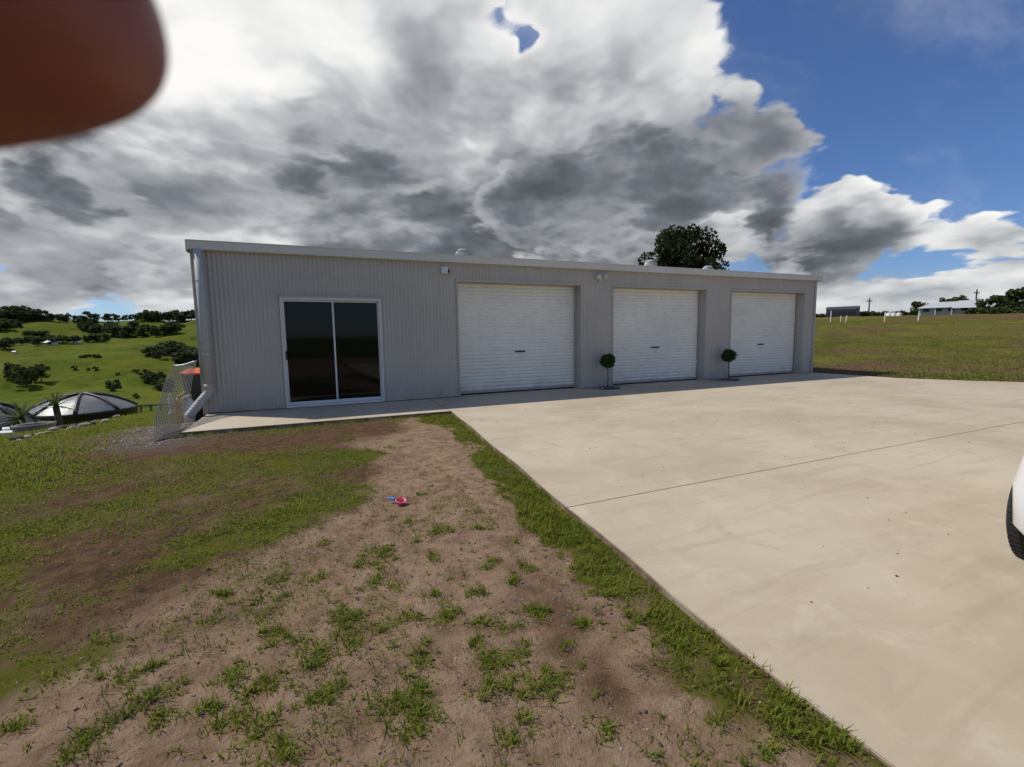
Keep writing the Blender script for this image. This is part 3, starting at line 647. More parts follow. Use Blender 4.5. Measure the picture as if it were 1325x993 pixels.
# ------------------------------------------------------------------ large tree behind the shed
bt = empty('tree', (31.5, 21.5, hz_(31.5, 21.5))); tag(bt, 'large dense dark tree rising behind the shed roof', 'tree')
rng = np.random.default_rng(77)
bd = math.hypot(31.5-CAM.x, 21.5-CAM.y)
P_ = crown_points(15000, 4.1, 4.4, 60, rng, .35, .22); P_[:, 2] += 5.4
P_ = P_[P_[:, 2] > 1.6]
V, F_, t_ = leaves(P_, .20, rng=rng); me = np_mesh('crown', V, F_, dict(tint=t_)); link('crown', me, M['tree'], bt)
tk = MB().tube([(0, 0, -.3), (.1, 0, 1.5), (.05, .1, 3.2), (0, 0, 6)], [.42, .33, .26, .1], 12)
for j in range(9):
    a = j*2.399; tk.tube([(.05, .05, 1.8+.3*j), (1.5*math.cos(a), 1.5*math.sin(a), 3.4+.35*j), (2.9*math.cos(a+.2), 2.9*math.sin(a+.2), 4.6+.35*j)], [.16, .09, .03], 7)
tk.build('trunk', M['bark'], bt, True)

# ------------------------------------------------------------------ topiaries
def topiary(x, y, label, seed):
    o = empty('topiary_tree', (x, y, 0)); tag(o, label, 'topiary', 'standard topiaries before the shed wall')
    rng = np.random.default_rng(seed); H = .70
    MB().tube([(0, 0, -.02), (.008, .004, .25), (-.006, 0, .5), (0, 0, H)], [.016, .012, .012, .01], 8).build('trunk', M['bark'], o, True)
    P_ = rng.normal(size=(1500, 3)); P_ /= np.linalg.norm(P_, axis=1)[:, None]; P_ *= (.19*rng.random((1500, 1))**.28*(.9+.22*rng.random((1500, 1)))); P_ *= (.98+.07*np.sin(P_[:, :1]*19+seed*2)+.08*np.sin(P_[:, 2:]*23+P_[:, 1:2]*17+seed)); P_[:, 2] = P_[:, 2]*(.92+.1*(seed-1))+H
    V, F_, t_ = leaves(P_, .032, rng=rng); link('crown', np_mesh('crown', V, F_, dict(tint=t_)), M['topiary'], o)
    MB().lathe([(.30, .002), (.28, .022), (.12, .035), (.001, .04)], 20).build('soil_mound', M['dstone'], o, True)
    for j in range(16):
        a = j*.393+rng.uniform(-.1, .1); r_ = .31+rng.uniform(-.05, .06); s = rng.uniform(.025, .05)
        bm = bmesh.new(); bmesh.ops.create_icosphere(bm, subdivisions=1, radius=s)
        for v in bm.verts: v.co *= rng.uniform(.8, 1.15)
        me = bpy.data.meshes.new('stone'); bm.to_mesh(me); bm.free()
        st = link('stone', me, M['stone'], o, (r_*math.cos(a)*1.15, r_*math.sin(a)*.6, s*.5)); st.scale = (1.2, 1, .6); st.rotation_euler = (0, 0, rng.uniform(0, 3))
topiary(8.66, -.32, 'small ball topiary on thin stem between first and second roller doors', 1)
topiary(12.80, -.32, 'small ball topiary on thin stem between second and third roller doors', 2)

# ------------------------------------------------------------------ toy ladle on the bare track
tz = hz_(2.53, -6.15)
toy = empty('toy_ladle', (2.53, -6.15, tz+.018), R(-10)); toy.scale = (.8, .8, .8); tag(toy, 'small pink toy bowl with blue handle lying on bare dirt', 'toy')
bw = MB().lathe([(.001, -.026), (.03, -.022), (.046, -.004), (.052, .024), (.058, .026), (.058, .031), (.050, .031), (.043, .0), (.027, -.016), (.001, -.02)], 24).build('bowl', M['pink'], toy, True); bw.rotation_euler = (R(14), R(8), 0)
MB().tube([(-.045, .03, .02), (-.075, .055, .028), (-.10, .07, .03)], [.012, .016, .012], 10).build('handle', M['blue'], toy, True)
MB().lathe([(.001, .0), (.020, .0), (.024, .008), (.020, .018), (.001, .018)], 12, (-.11, .08, .02)).build('knob', M['blue'], toy, True)

# ------------------------------------------------------------------ leaning wire mesh by the shed corner
wf = empty('wire_mesh_panel', (-.2, -1.1, 0)); tag(wf, 'sagging dark wire mesh panel leaning against the shed corner', 'wire fence')
A_ = [Vector((-.16, -2.32, hz_(-.16, -2.32)+.01)), Vector((.02, -2.02, hz_(.02, -2.02)+.01))]
B_ = [Vector((-.42, .02, .90)), Vector((-.055, -.045, .97))]
def sheet(s, t):
    a = A_[0].lerp(A_[1], s); b = B_[0].lerp(B_[1], s); p = a.lerp(b, t)
    p.z += (-.10*math.sin(math.pi*t)+.012*math.sin(9*t+5*s)); p.x -= .10*math.sin(math.pi*t)*(1-s) - .008*math.sin(14*t); return p-Vector((-.2, -1.1, 0))
for k in range(19):
    s = k/18; MB().tube([sheet(s, i/30) for i in range(31)], .0045, 5).build('long_wire', M['wire'], wf)
cw = MB()
for k in range(46): cw.tube([sheet(i/6, k/45) for i in range(7)], .0036, 4)
o = cw.build('cross_wires', M['wire'], wf); o['kind'] = 'stuff'
MB().tube([sheet(i/6, 1.0) for i in range(7)], .016, 8).build('top_rail', M['galv'], wf, True)

# ------------------------------------------------------------------ bin, bags and figure beside the shed
def at(u, v, dist): d = ray(u, v); return CAM+d*dist
p = at(262, 520, 11.6); gz_ = hz_(p.x, p.y)
bn = empty('wheelie_bin', (p.x-.02, p.y, gz_), R(20)); tag(bn, 'dark wheelie bin with bright orange lid beside the shed wall', 'bin')
ht = 1.02
MB().add([(-.2, -.22, .06), (.2, -.22, .06), (.2, .2, .06), (-.2, .2, .06), (-.27, -.30, ht), (.27, -.30, ht), (.27, .28, ht), (-.27, .28, ht)], [(3, 2, 1, 0), (4, 5, 6, 7), (0, 1, 5, 4), (1, 2, 6, 5), (2, 3, 7, 6), (3, 0, 4, 7)]).build('body', M['green_bin'], bn)
MB().bbox(-.29, .29, -.32, -.28, ht-.09, ht, .008).build('rim', M['green_bin'], bn)
ld = MB().bbox(-.29, .29, -.33, .31, 0, .035, .012); ld.add([(-.26, -.30, .033), (.26, -.30, .033), (.26, .28, .033), (-.26, .28, .033), (-.17, -.16, .10), (.17, -.16, .10), (.17, .2, .10), (-.17, .2, .10)], [(4, 5, 6, 7), (0, 1, 5, 4), (1, 2, 6, 5), (2, 3, 7, 6), (3, 0, 4, 7)])
ld.build('lid', M['orange'], bn, False, (0, 0, ht+.003))
MB().tube([(-.2, .33, ht-.03), (.2, .33, ht-.03)], .018, 8).build('handle', M['green_bin'], bn)
for x in (-.24, .24): MB().tube([(x-.03, .24, .1), (x+.03, .24, .1)], .1, 14).build('wheel', M['rubber'], bn)
def bag(name, u, v, dist, w, h, mt, label, seed):
    p = at(u, v, dist); z = hz_(p.x, p.y); rng = np.random.default_rng(seed)
    bm = bmesh.new(); bmesh.ops.create_icosphere(bm, subdivisions=3, radius=1)
    for q in bm.verts:
        n = q.co.normalized(); k = 1+.10*math.sin(6*n.x+seed)+.08*math.sin(9*n.z+4*n.y)
        q.co = Vector((math.copysign(abs(n.x)**.6, n.x)*w/2*k, math.copysign(abs(n.y)**.6, n.y)*w*.35*k, (math.copysign(abs(n.z)**.5, n.z)*.5+.5)*h*(1+.05*math.sin(8*n.x))))
    me = bpy.data.meshes.new(name); bm.to_mesh(me); bm.free(); me.polygons.foreach_set('use_smooth', [True]*len(me.polygons))
    o = empty(name, (p.x, p.y, z-.02)); tag(o, label, 'bag'); link('sack', me, mt, o)
    MB().tube([(-.05, 0, h*.97), (0, .01, h*1.06), (.06, 0, h*1.1)], [.06, .03, .05], 8).build('tied_neck', mt, o, True)
bag('feed_bag', 236, 520, 11.5, .26, .62, M['yellow'], 'upright yellow feed bag standing left of the bin', 1)
bag('feed_bag', 243.5, 520, 11.3, .20, .55, M['bagwhite'], 'slumped white bag between yellow bag and bin', 4)
p = at(221, 520, 14); z_ = hz_(p.x, p.y)
fg = empty('garden_statue', (p.x, p.y, z_)); fg.scale = (.55, .55, .50); tag(fg, 'small white garden statue on a post near the fence', 'statue')
MB().lathe([(.13, 0), (.13, .06), (.07, .10), (.06, .34), (.11, .38)], 14).build('pedestal', M['whitestone'], fg, True)
MB().lathe([(.10, .38), (.12, .5), (.09, .62), (.12, .74), (.06, .80), (.05, .83), (.075, .90), (.05, .98), (.001, 1.0)], 14).build('figure', M['whitestone'], fg, True)

# ------------------------------------------------------------------ domed tanks on the slope
RISE = .66
def tank(u, v, dist, rad_, z_rim, label):
    p = at(u, v, dist); o = empty('domed_water_tank', (p.x, p.y, z_rim-2.2)); tag(o, label, 'water tank'); n = 48
    MB().lathe([(rad_, 0), (rad_, 2.2), (rad_+.06, 2.24), (rad_-.02, 2.3)], n).build('wall', M['liner'], o, True)
    seg = 8
    for k in range(seg):
        m = MB(); vs = []; c_ = 10; r_ = 9
        for i in range(r_+1):
            t = i/r_
            for j in range(c_+1):
                a = 2*math.pi*(k+(j/c_)*.985+.0075)/seg+.2; sag = .05*math.sin(math.pi*j/c_)*math.sin(math.pi*t)
                q = rad_*(1-t); vs.append((q*math.cos(a), q*math.sin(a), 2.28+RISE*(1-(1-t)**2.0)-sag*rad_*.35))
        m.add(vs, [(i*(c_+1)+j, i*(c_+1)+j+1, (i+1)*(c_+1)+j+1, (i+1)*(c_+1)+j) for i in range(r_) for j in range(c_)]); m.build('cover_panel', M['cover'], o, True)
        a = 2*math.pi*k/seg+.2; MB().tube([(rad_*(1-t)*math.cos(a), rad_*(1-t)*math.sin(a), 2.30+RISE*(1-(1-t)**2)) for t in [i/9 for i in range(10)]], .06, 8).build('rib', M['liner'], o, True)
    return o
tank(109, 536, 27, 1.80, at(109, 532, 27).z, 'silver domed water tank with dark ribs below the grass bank')
tank(-8, 556, 22, 1.0, at(-8, 553, 22).z, 'smaller silver domed tank behind the spiky yucca plants')
def yucca(u, v, dist, trunk, ln, label, seed, dz_):
    p = at(u, v, dist); rng = np.random.default_rng(seed); o = empty('yucca', (p.x, p.y, p.z-trunk-dz_)); tag(o, label, 'yucca')
    MB().tube([(0, 0, 0), (.04, 0, trunk*.5), (0, 0, trunk)], [.12, .1, .09], 9).build('trunk', M['bark'], o, True)
    for j in range(34):
        a = j*2.4; e = R(rng.uniform(-15, 80)); l = ln*rng.uniform(.75, 1.1); vs = []
        for i in range(5):
            t = i/4; r_ = l*t*math.cos(e); zz = trunk+l*t*math.sin(e)-.22*l*t*t; w_ = .045*(1-t)**.6+.002
            vs += [(r_*math.cos(a)-w_*math.sin(a), r_*math.sin(a)+w_*math.cos(a), zz), (r_*math.cos(a)+w_*math.sin(a), r_*math.sin(a)-w_*math.cos(a), zz+.01)]
        me = MB().add(vs, [(2*i, 2*i+1, 2*i+3, 2*i+2) for i in range(4)]).mesh('leaf')
        at_ = me.attributes.new('tint', 'FLOAT', 'POINT'); at_.data.foreach_set('value', [float(rng.random())]*len(vs)); link('leaf', me, M['palm'], o)
yucca(71, 515, 22.5, 1.3, .75, 'spiky green yucca in front of the large domed tank', 1, .3)
yucca(25, 533, 18.5, .9, .72, 'spiky pale yucca beside the concrete trough', 2, .2)
p = at(44, 548, 17.5); tr = empty('trough', (p.x, p.y, p.z-.45), R(18)); tag(tr, 'weathered grey concrete trough at foot of the yuccas', 'trough')
MB().lathe([(.36, -.3), (.40, .40), (.36, .44), (.33, .40), (.30, .2), (.001, .18)], 26).build('basin', M['trough'], tr, True)
MB().lathe([(.415, .38), (.43, .44), (.39, .45)], 26).build('rim', M['trough'], tr, True)
for (u, v, dd, sx, sz, lb) in ((5, 564, 16.6, .30, .10, 'low white plaster block beside the trough'), (8, 558, 17.0, .14, .08, 'small pale block on top of the low white block')):
    p = at(u, v, dd); o = MB().bbox(-sx/2, sx/2, -.2, .2, -.35, sz, .03).build('plaster_block', M['whitestone'], None, False, p); o.rotation_euler = (0, .06, R(25)); tag(o, lb, 'block')
# rocks along the cut bank
for i in range(22):
    u = 18+i*6.8+rr.uniform(-4, 4); v = np.interp(u, [18, 70, 130, 165], [570, 557, 546, 534])+rr.uniform(-1, 3); p, t = hit(u, v, t0=5); s = rr.uniform(.04, .12)
    bm = bmesh.new(); bmesh.ops.create_icosphere(bm, subdivisions=2, radius=s)
    for q in bm.verts: q.co *= rr.uniform(.82, 1.12); q.co.z *= .7
    me = bpy.data.meshes.new('rock'); bm.to_mesh(me); bm.free()
    tag(link('rock', me, M['stone'] if i % 3 else M['dstone'], None, (p.x, p.y, p.z)), 'rough rock edging the grass bank above the tanks', 'rock', 'rocks along the bank')
# post-and-rail line past the statue
p0, _ = hit(150, 530, t0=8); fl = empty('farm_fence', at(196, 524, 19)); tag(fl, 'low dark rail fence at the bank edge behind mesh', 'fence')
for i in range(4):
    q = at(182+i*13, 526-i*.5, 19)-fl.location; MB().box(q.x-.03, q.x+.03, q.y-.03, q.y+.03, q.z-1.5, q.z+.06).build('post', M['timber'], fl)
a_, b2 = at(176, 525.5, 19)-fl.location, at(228, 523, 19)-fl.location; MB().tube([a_, b2], .03, 6).build('rail', M['timber'], fl)

# ------------------------------------------------------------------ right: field edge, houses, posts, trees
def k_at(u, v, d): return d*ray(u, v).dot(fw)/FPX
def post(u, vb, hpx, wpx, lean, label):
    p, t = hit(u, vb, t0=25); t = min(t, 60); d = ray(u, vb); p = CAM+d*t; p.z = hz_(p.x, p.y); k = k_at(u, vb, t)
    o = empty('fence_post', p); tag(o, label, 'post', 'white posts along the field'); h = hpx*k; w = max(.06, wpx*k*.55)
    MB().bbox(-w/2, w/2, -w/2, w/2, -.3, h, .008).build('shaft', M['whitestone'], o); MB().bbox(-w*.55, w*.55, -w*.55, w*.55, h, h+.04, .008).build('cap', M['whitestone'], o); o.rotation_euler = (0, lean, 0)
post(1075, 412, 13, 1.7, 0, 'tall white post in front of the dark curved shed'); post(1088, 411, 7, 1.5, 0, 'short white post right of the dark curved shed')
post(1094.5, 414, 8, 1.6, .2, 'leaning short white post on the field crest'); post(1145, 408, 12, 1.8, .04, 'tall white post beside the pale water tanks'); post(1188.5, 412, 9, 2.2, .08, 'thick white post before the white roofed house')
D1 = 120
def right_building(u, v, wpx, hpx, kind, label):
    k = k_at(u, v, D1); p = at(u, v, D1); o = empty('house' if kind == 'house' else 'machinery_shed', (p.x, p.y, p.z), -R(62)); tag(o, label, 'house' if kind == 'house' else 'shed')
    w, h = wpx*k, hpx*k; d_ = w*.45
    if kind == 'house':
        MB().box(-w*.44, w*.44, -d_*.36, d_*.36, -2, h*.42).build('wall', M['housewall'], o)
        MB().add([(-w/2, -d_/2, h*.40), (w/2, -d_/2, h*.40), (w/2, d_/2, h*.40), (-w/2, d_/2, h*.40), (-w*.26, 0, h*.95), (w*.26, 0, h*.95)], [(0, 1, 5, 4), (1, 2, 5), (2, 3, 4, 5), (3, 0, 4), (3, 2, 1, 0)]).build('roof', M['houseroof'], o)
        MB().add([(0, -d_*.62, h*.30), (w*.54, -d_*.62, h*.30), (w*.54, 0, h*.5), (w*.10, 0, h), (w*.34, 0, h*1.02)], [(0, 1, 4, 3), (1, 2, 4)]).build('wing_roof', M['houseroof'], o)
        for j in range(5): MB().box(-w*.4+j*w*.18, -w*.4+j*w*.18+w*.09, -d_*.36-.08, -d_*.36-.01, h*.08, h*.34).build('window', M['glass'], o)
        for j in range(5): MB().box(-w*.47+j*w*.235, -w*.47+j*w*.235+.15, -d_*.47, -d_*.47+.15, -2, h*.40).build('verandah_post', M['whitestone'], o)
    else:
        n = 10; vs = []
        for i in range(n+1):
            a = math.pi*i/n; yy = -d_/2*math.cos(a); zz = h*.7+h*.3*math.sin(a)
            vs += [(-w/2, yy, zz), (w/2, yy, zz)]
        MB().add(vs, [(2*i, 2*i+1, 2*i+3, 2*i+2) for i in range(n)]).build('curved_roof', M['navy'], o)
        MB().box(-w/2+.05, w/2-.05, -d_/2+.05, d_/2-.05, -2, h*.71).build('wall', M['navy'], o)
        for j in range(3): MB().box(-w*.42+j*w*.29, -w*.42+j*w*.29+w*.22, -d_/2-.02, -d_/2+.03, -1, h*.55).build('bay_door', M['liner'], o)
right_building(1229, 404, 66, 14, 'house', 'white roofed farmhouse with verandah under dark trees'); right_building(1090, 412, 35, 15, 'shed', 'dark curved roof machinery shed beyond the field')
for j, u in enumerate((1150, 1156, 1163)):
    p = at(u, 408, 112); k = k_at(u, 408, 112); o = empty('water_tank', p); tag(o, 'squat pale water tank in row beyond the field', 'water tank', 'pale tanks beyond the field')
    MB().lathe([(3*k, -1.5), (3*k, 2.2*k), (1.6*k, 3.0*k), (.01, 3.2*k)], 18).build('shell', M['bagwhite'], o, True); MB().lathe([(.5*k, 3.0*k), (.5*k, 3.5*k), (.01, 3.55*k)], 10).build('hatch', M['bagwhite'], o)
def right_tree(u, vb, hpx, wid, label, bush=False, d=128, group=None):
    k = k_at(u, vb, d); p = at(u, vb, d); put('bush' if bush else 'tree', random.choice(BUSH if bush else VAR), p, hpx*k, wid, label, 'bush' if bush else 'tree', group)
right_tree(1189, 410, 21, 1.25, 'round dark bushy tree left of the white roofed house'); right_tree(1205, 404, 12, 1.2, 'low dark tree touching the left roof end of farmhouse')
for u, h, w in ((1222, 17, 1.2), (1237, 19, 1.3), (1250, 16, 1.2)): right_tree(u, 402, h, w, 'dark tree growing behind the white farmhouse roof', False, 142, 'trees behind the farmhouse')
for u, vb, h, w, lb in ((1272, 409, 22, 1.3, 'low spreading tree right of the farmhouse'), (1286, 409, 25, 1.25, 'rounded tree between the low tree and tall dark trees'), (1301, 409, 30, 1.2, 'tall dark tree in the row right of farmhouse'), (1318, 410, 38, 1.1, 'tallest dark tree at the end of the row'), (1338, 407, 30, 1.1, 'broad dark tree past the tallest tree')): right_tree(u, vb, h, w, lb, False, 110)
for i in range(16): right_tree(1102+i*6+rr.uniform(-2, 2), 411, rr.uniform(7, 11), 1.3, 'low dark green shrub in hedge along the far field edge', True, 126, 'hedge shrubs beyond the field')
for i in range(6): right_tree(1052+i*5, 414, rr.uniform(8, 11), 1.4, 'low shrub left of the dark curved shed', True, 130, 'shrubs left of the curved shed')
for i in range(14): right_tree(1262+i*6, 409, rr.uniform(9, 15), 1.4, 'low dark shrub beneath the tall trees by farmhouse', True, 106, 'shrubs under the tall trees')
for (u, vt, vb) in ((1124, 386, 406), (1262, 375, 400)):
    k = k_at(u, vb, 150); p = at(u, vb, 150); o = empty('power_pole', p); tag(o, 'thin timber power pole against the sky near farmhouse' if u > 1200 else 'thin timber power pole above the hedge', 'pole'); h = (vb-vt)*k
    MB().tube([(0, 0, -2), (0, 0, h)], [.2, .15], 8).build('shaft', M['timber'], o); MB().box(-1.1, 1.1, -.09, .09, h-.9, h-.7).build('crossarm', M['timber'], o)
    for x in (-1, 0, 1): MB().lathe([(.07, h-.7), (.09, h-.5), (.001, h-.45)], 8, (x, 0, 0)).build('insulator', M['whitestone'], o)

# ------------------------------------------------------------------ parked car (only its rear corner is in view)
car = empty('parked_car', (4.98, -9.62, 0), R(0)); tag(car, 'white car parked on the concrete driveway, rear corner and tyre showing', 'car')
CL = 4.25; WX = (.74, 3.38); WR = .335
def car_sec(x):
    e = min(x, CL-x); hw = .85-.26*math.exp(-e/.085)-.085*math.exp(-e/.30)
    zb = .27+.12*math.exp(-e/.12)
    for wx in WX:
        d = abs(x-wx)
        if d < WR+.06: zb = max(zb, WR+math.sqrt((WR+.06)**2-d*d)-.0)
    belt = .98 if x < 3.0 else .98-.20*((x-3.0)/1.25)**1.5
    if x < .10: belt = .98-.10*(1-x/.10)**2
    tp = .055*math.exp(-e/.45)
    top = float(np.interp(x, [0, .11, .42, .60, 1.1, 2.1, 2.55, 3.15, 4.25], [0, .0, .43, .51, .545, .55, .48, .0, 0]))
    sec = [(hw-.05, zb), (hw, zb+.05), (hw+.015, max(zb+.08, .55)), (hw-tp*.75, max(zb+.10, .75)), (hw-.05-tp, belt-.03), (hw-.09-tp, belt)]
    rw = hw-.09-tp-top*.34
    sec += [(rw+.02, belt+top*.9), (rw-.08, belt+top+.01), (0, belt+top+.03)]
    return sec
xs = sorted(set([0, .02, .05, .1, .16, .25]+[CL-v for v in (0, .02, .05, .1, .16, .25)]+list(np.linspace(.3, CL-.3, 60))))
bodym = MB(); vs = []; secs = [car_sec(x) for x in xs]; ns = len(secs[0]); row_n = 2*ns-1
for x, s in zip(xs, secs): vs += [(x, y, z) for y, z in s]+[(x, -y, z) for y, z in s[-2::-1]]
fs = [(i*row_n+j, i*row_n+j+1, (i+1)*row_n+j+1, (i+1)*row_n+j) for i in range(len(xs)-1) for j in range(row_n-1)]
fs += [tuple(range(row_n))[::-1], tuple((len(xs)-1)*row_n+j for j in range(row_n))]
bodym.add(vs, fs); bodym.build('body', M['paint'], car, True)
MB().box(.15, CL-.15, -.70, .70, .20, .42).build('underbody', M['black'], car)
for sgn in (-1, 1):
    def sidepts(x0, x1, t0, t1):
        q = []
        for x, t in ((x0, t0), (x1, t0), (x1-.1, t1), (x0+.12, t1)):
            s = car_sec(x); a, b_ = s[5], s[6]; q.append((x, sgn*(a[0]+(b_[0]-a[0])*t+.006), a[1]+(b_[1]-a[1])*t))
        return q
    for x0, x1 in ((.75, 1.62), (1.70, 2.62)): MB().add(sidepts(x0, x1, .08, .9), [(0, 1, 2, 3) if sgn > 0 else (3, 2, 1, 0)]).build('side_window', M['glass'], car)
    MB().bbox(.0, .13, sgn*.535-.07, sgn*.535+.07, .70, .93, .012).build('tail_light', M['lampred'], car)
    MB().bbox(CL-.2, CL-.02, sgn*.60-.10, sgn*.60+.10, .62, .74, .01).build('headlight', M['lampclear'], car)
    MB().bbox(2.7, 2.85, sgn*.98-.09, sgn*.98+.09, .98, 1.10, .03).build('mirror', M['paint'], car)
    for x in (1.25, 2.2): MB().bbox(x, x+.16, sgn*.86-.015, sgn*.86+.015, .80, .825, .006).build('door_handle', M['paint'], car)
def screen(name, x0, x1, dx, tint):
    vs = []
    for i in range(6):
        x_ = x0+(x1-x0)*i/5; sc_ = car_sec(x_); wmax = sc_[7][0]-.03; zc = sc_[8][1]; ze = sc_[7][1]
        for j in range(9): f = (j-4)/4; vs.append((x_+dx, f*wmax, zc+(ze-zc)*abs(f)+.012))
    MB().add(vs, [(i*9+j, i*9+j+1, (i+1)*9+j+1, (i+1)*9+j) for i in range(5) for j in range(8)]).build(name, tint, car, True)
screen('rear_window', .15, .40, -.008, M['glass']); screen('windscreen', 3.08, 2.62, .008, M['glass'])
MB().box(-.006, .002, -.46, .46, .655, .662).build('tailgate_seam', M['black'], car)
MB().bbox(-.014, .0, -.14, .14, .70, .725, .004).build('boot_handle', M['black'], car)
MB().bbox(-.010, .02, -.42, .42, .345, .43, .006).build('bumper_insert', M['black'], car)
MB().bbox(-.02, .0, -.26, .26, .50, .62, .004).build('number_plate', M['plate'], car)
MB().tube([(-.06, .45, .24), (.25, .45, .25)], .03, 10).build('exhaust', M['galv'], car)
for wx in WX:
    for sgn in (-1, 1):
        w = empty('wheel', (wx, sgn*.79, WR)); w.parent = car; w.rotation_euler = (R(90), 0, 0)
        pr = [(.20, -.10), (.29, -.105), (.322, -.09), (.334, -.06), (.334, -.03), (.328, -.025), (.328, -.018), (.334, -.013), (.334, .013), (.328, .018), (.328, .025), (.334, .03), (.334, .06), (.322, .09), (.29, .105), (.20, .10)]
        ty = MB().lathe(pr, 56)
        ty.build('tyre', M['rubber'], w, True)
        blk = MB()
        for j in range(60):
            a = 2*math.pi*j/60; ca, sa = math.cos(a), math.sin(a); cb, sb = math.cos(a+.07), math.sin(a+.07)
            for z0, z1 in ((-.088, -.034), (.034, .088)):
                ro = .3405; ri = .325; zz0, zz1 = z0, z1
                k0 = ro if abs(z0) < .06 else ro-.010; k1 = ro if abs(z1) < .06 else ro-.010
                blk.add([(ri*ca, ri*sa, z0), (ri*cb, ri*sb, z0), (ri*cb, ri*sb, z1), (ri*ca, ri*sa, z1), (k0*ca, k0*sa, z0), (k0*cb, k0*sb, z0), (k1*cb, k1*sb, z1), (k1*ca, k1*sa, z1)], [(4, 5, 6, 7), (0, 1, 5, 4), (1, 2, 6, 5), (2, 3, 7, 6), (3, 0, 4, 7)])
        blk.build('tread', M['rubber'], w)['kind'] = 'stuff'
        sg = -sgn
        rim = MB().lathe([(.205, sg*.10), (.195, sg*.085), (.19, sg*.02), (.03, sg*.03)], 28)
        for j in range(5):
            a = 2*math.pi*j/5; rim.tube([(.03*math.cos(a), .03*math.sin(a), sg*.075), (.195*math.cos(a), .195*math.sin(a), sg*.085)], [.035, .02], 6)
        rim.lathe([(.001, sg*.092), (.04, sg*.09), (.055, sg*.06)], 14); rim.build('rim', M['rim'], w, False)

# ------------------------------------------------------------------ grass, dead stalks, pebbles
def blades(x, y, h, w, lean, rng, tint, curl=.6):
    n = len(x); z = hterr(x, y)-.004; a = rng.uniform(0, 2*np.pi, n); ca, sa = np.cos(a), np.sin(a)
    wx, wy = -sa*w/2, ca*w/2; l1 = lean*.35; l2 = lean
    V = np.zeros((n, 6, 3)); hh = h*np.sqrt(np.clip(1-(lean*.8)**2, .12, 1))
    for k, (t, zz, ww) in enumerate(((0, 0, 1.0), (l1, .62, .85), (l2, 1.0, .12))):
        for s in (0, 1):
            sg = 1 if s else -1
            V[:, 2*k+s, 0] = x+ca*h*t+sg*wx*ww; V[:, 2*k+s, 1] = y+sa*h*t+sg*wy*ww; V[:, 2*k+s, 2] = z+hh*zz
    base = np.arange(n)[:, None]*6
    F = np.concatenate([base+np.array([0, 1, 3, 2]), base+np.array([2, 3, 5, 4])], 0)
    return V.reshape(-1, 3), F, np.repeat(tint, 6)
def add_blades(name, parts, mt, label):
    off = 0; VV = []; FF = []; TT = []
    for V, F, t in parts: VV.append(V); FF.append(F+off); TT.append(t); off += len(V)
    o = link(name, np_mesh(name, np.vstack(VV), np.vstack(FF), dict(tint=np.concatenate(TT))), mt); tag(o, label, 'grass', None, 'stuff'); return o
def on_slab(x, y): return ((x > edge_x(y)-.005) & (y < -1.83) & (x < 17.2)) | ((y > -1.87) & (y < 9) & (x > .0) & (x < 17.1)) | ((x > 17) & (x < 24) & (y < -4.6-.3*(x-18.5)) )
rng = np.random.default_rng(3); parts = []
N = 640000; x = rng.uniform(-4.5, 4.25, N); y = rng.uniform(-9.4, -1.8, N); r = np.hypot(x-CAM.x, y-CAM.y)
c_, *_ = masks(x, y); nn = fbm(x*7, y*7, 3, 61); cl = fbm(x*2.2, y*2.2, 3, 63)
keep = (rng.random(N) < np.clip((c_-.12)*1.5, 0, 1)*np.clip((nn-.36)*3.6, 0, 1)*np.clip(4.2/r, .35, 1)) & ~on_slab(x, y) & (r > .9)
x, y, r, c_, cl = x[keep], y[keep], r[keep], c_[keep], cl[keep]; n = len(x)
strip_ = (edge_x(y)-x < .7); hgt = (.010+.020*rng.random(n)**1.5)*(.7+.8*cl)*np.where(strip_, 1.5, 1.0)*np.clip(.75+c_*.5, .8, 1.3)
tint = np.clip(rng.normal(.45, .22, n)+.25*(cl-.5), 0, 1)
parts.append(blades(x, y, hgt, .0035+.003*rng.random(n)+.0006*r, rng.uniform(.3, 1.1, n), rng, tint))
tx, ty_, th, tl, tt = [], [], [], [], []
def tuft(ax, ay, m, sp, hh):
    a = rng.uniform(0, 6.28, m); d = sp*rng.random(m)**.75
    tx.extend(ax+d*np.cos(a)); ty_.extend(ay+d*np.sin(a)); th.extend(hh*rng.uniform(.45, 1.15, m)); tl.extend(rng.uniform(.45, 1.2, m)); tt.extend(np.clip(rng.normal(.5, .22, m), 0, 1))
for k, (ax, ay) in enumerate(TUFTS):
    big = k in BIG
    a0 = rng.uniform(0, 3.14); e_ = rng.uniform(.35, .8)
    for j in range(rng.integers(8, 13) if big else rng.integers(2, 6)):
        d1 = rng.normal(0, .075 if big else .045); d2 = rng.normal(0, .075 if big else .045)*e_
        tuft(ax+d1*math.cos(a0)-d2*math.sin(a0), ay+d1*math.sin(a0)+d2*math.cos(a0), int(rng.integers(8, 30)), rng.uniform(.015, .05), rng.uniform(.025, .055)*(1 if j < 6 else .7))
for k in range(330):          # taller clumps in the strip beside the concrete
    yy = rng.uniform(-9.1, -2.0); ww = np.interp(-yy, [2, 3.5, 6.5, 8, 9.2], [.45, .28, .40, .36, .12])
    tuft(edge_x(yy)-.02-ww*rng.random()**1.0, yy, int(rng.integers(8, 30)), rng.uniform(.02, .05), rng.uniform(.03, .065))
for k in range(260):
    xx, yy = rng.uniform(-1.5, 2.4), rng.uniform(-7.6, -2.0)
    if turf_side(np.array([xx]), np.array([yy]))[0] > .05: tuft(xx, yy, int(rng.integers(8, 22)), rng.uniform(.02, .05), rng.uniform(.022, .045))
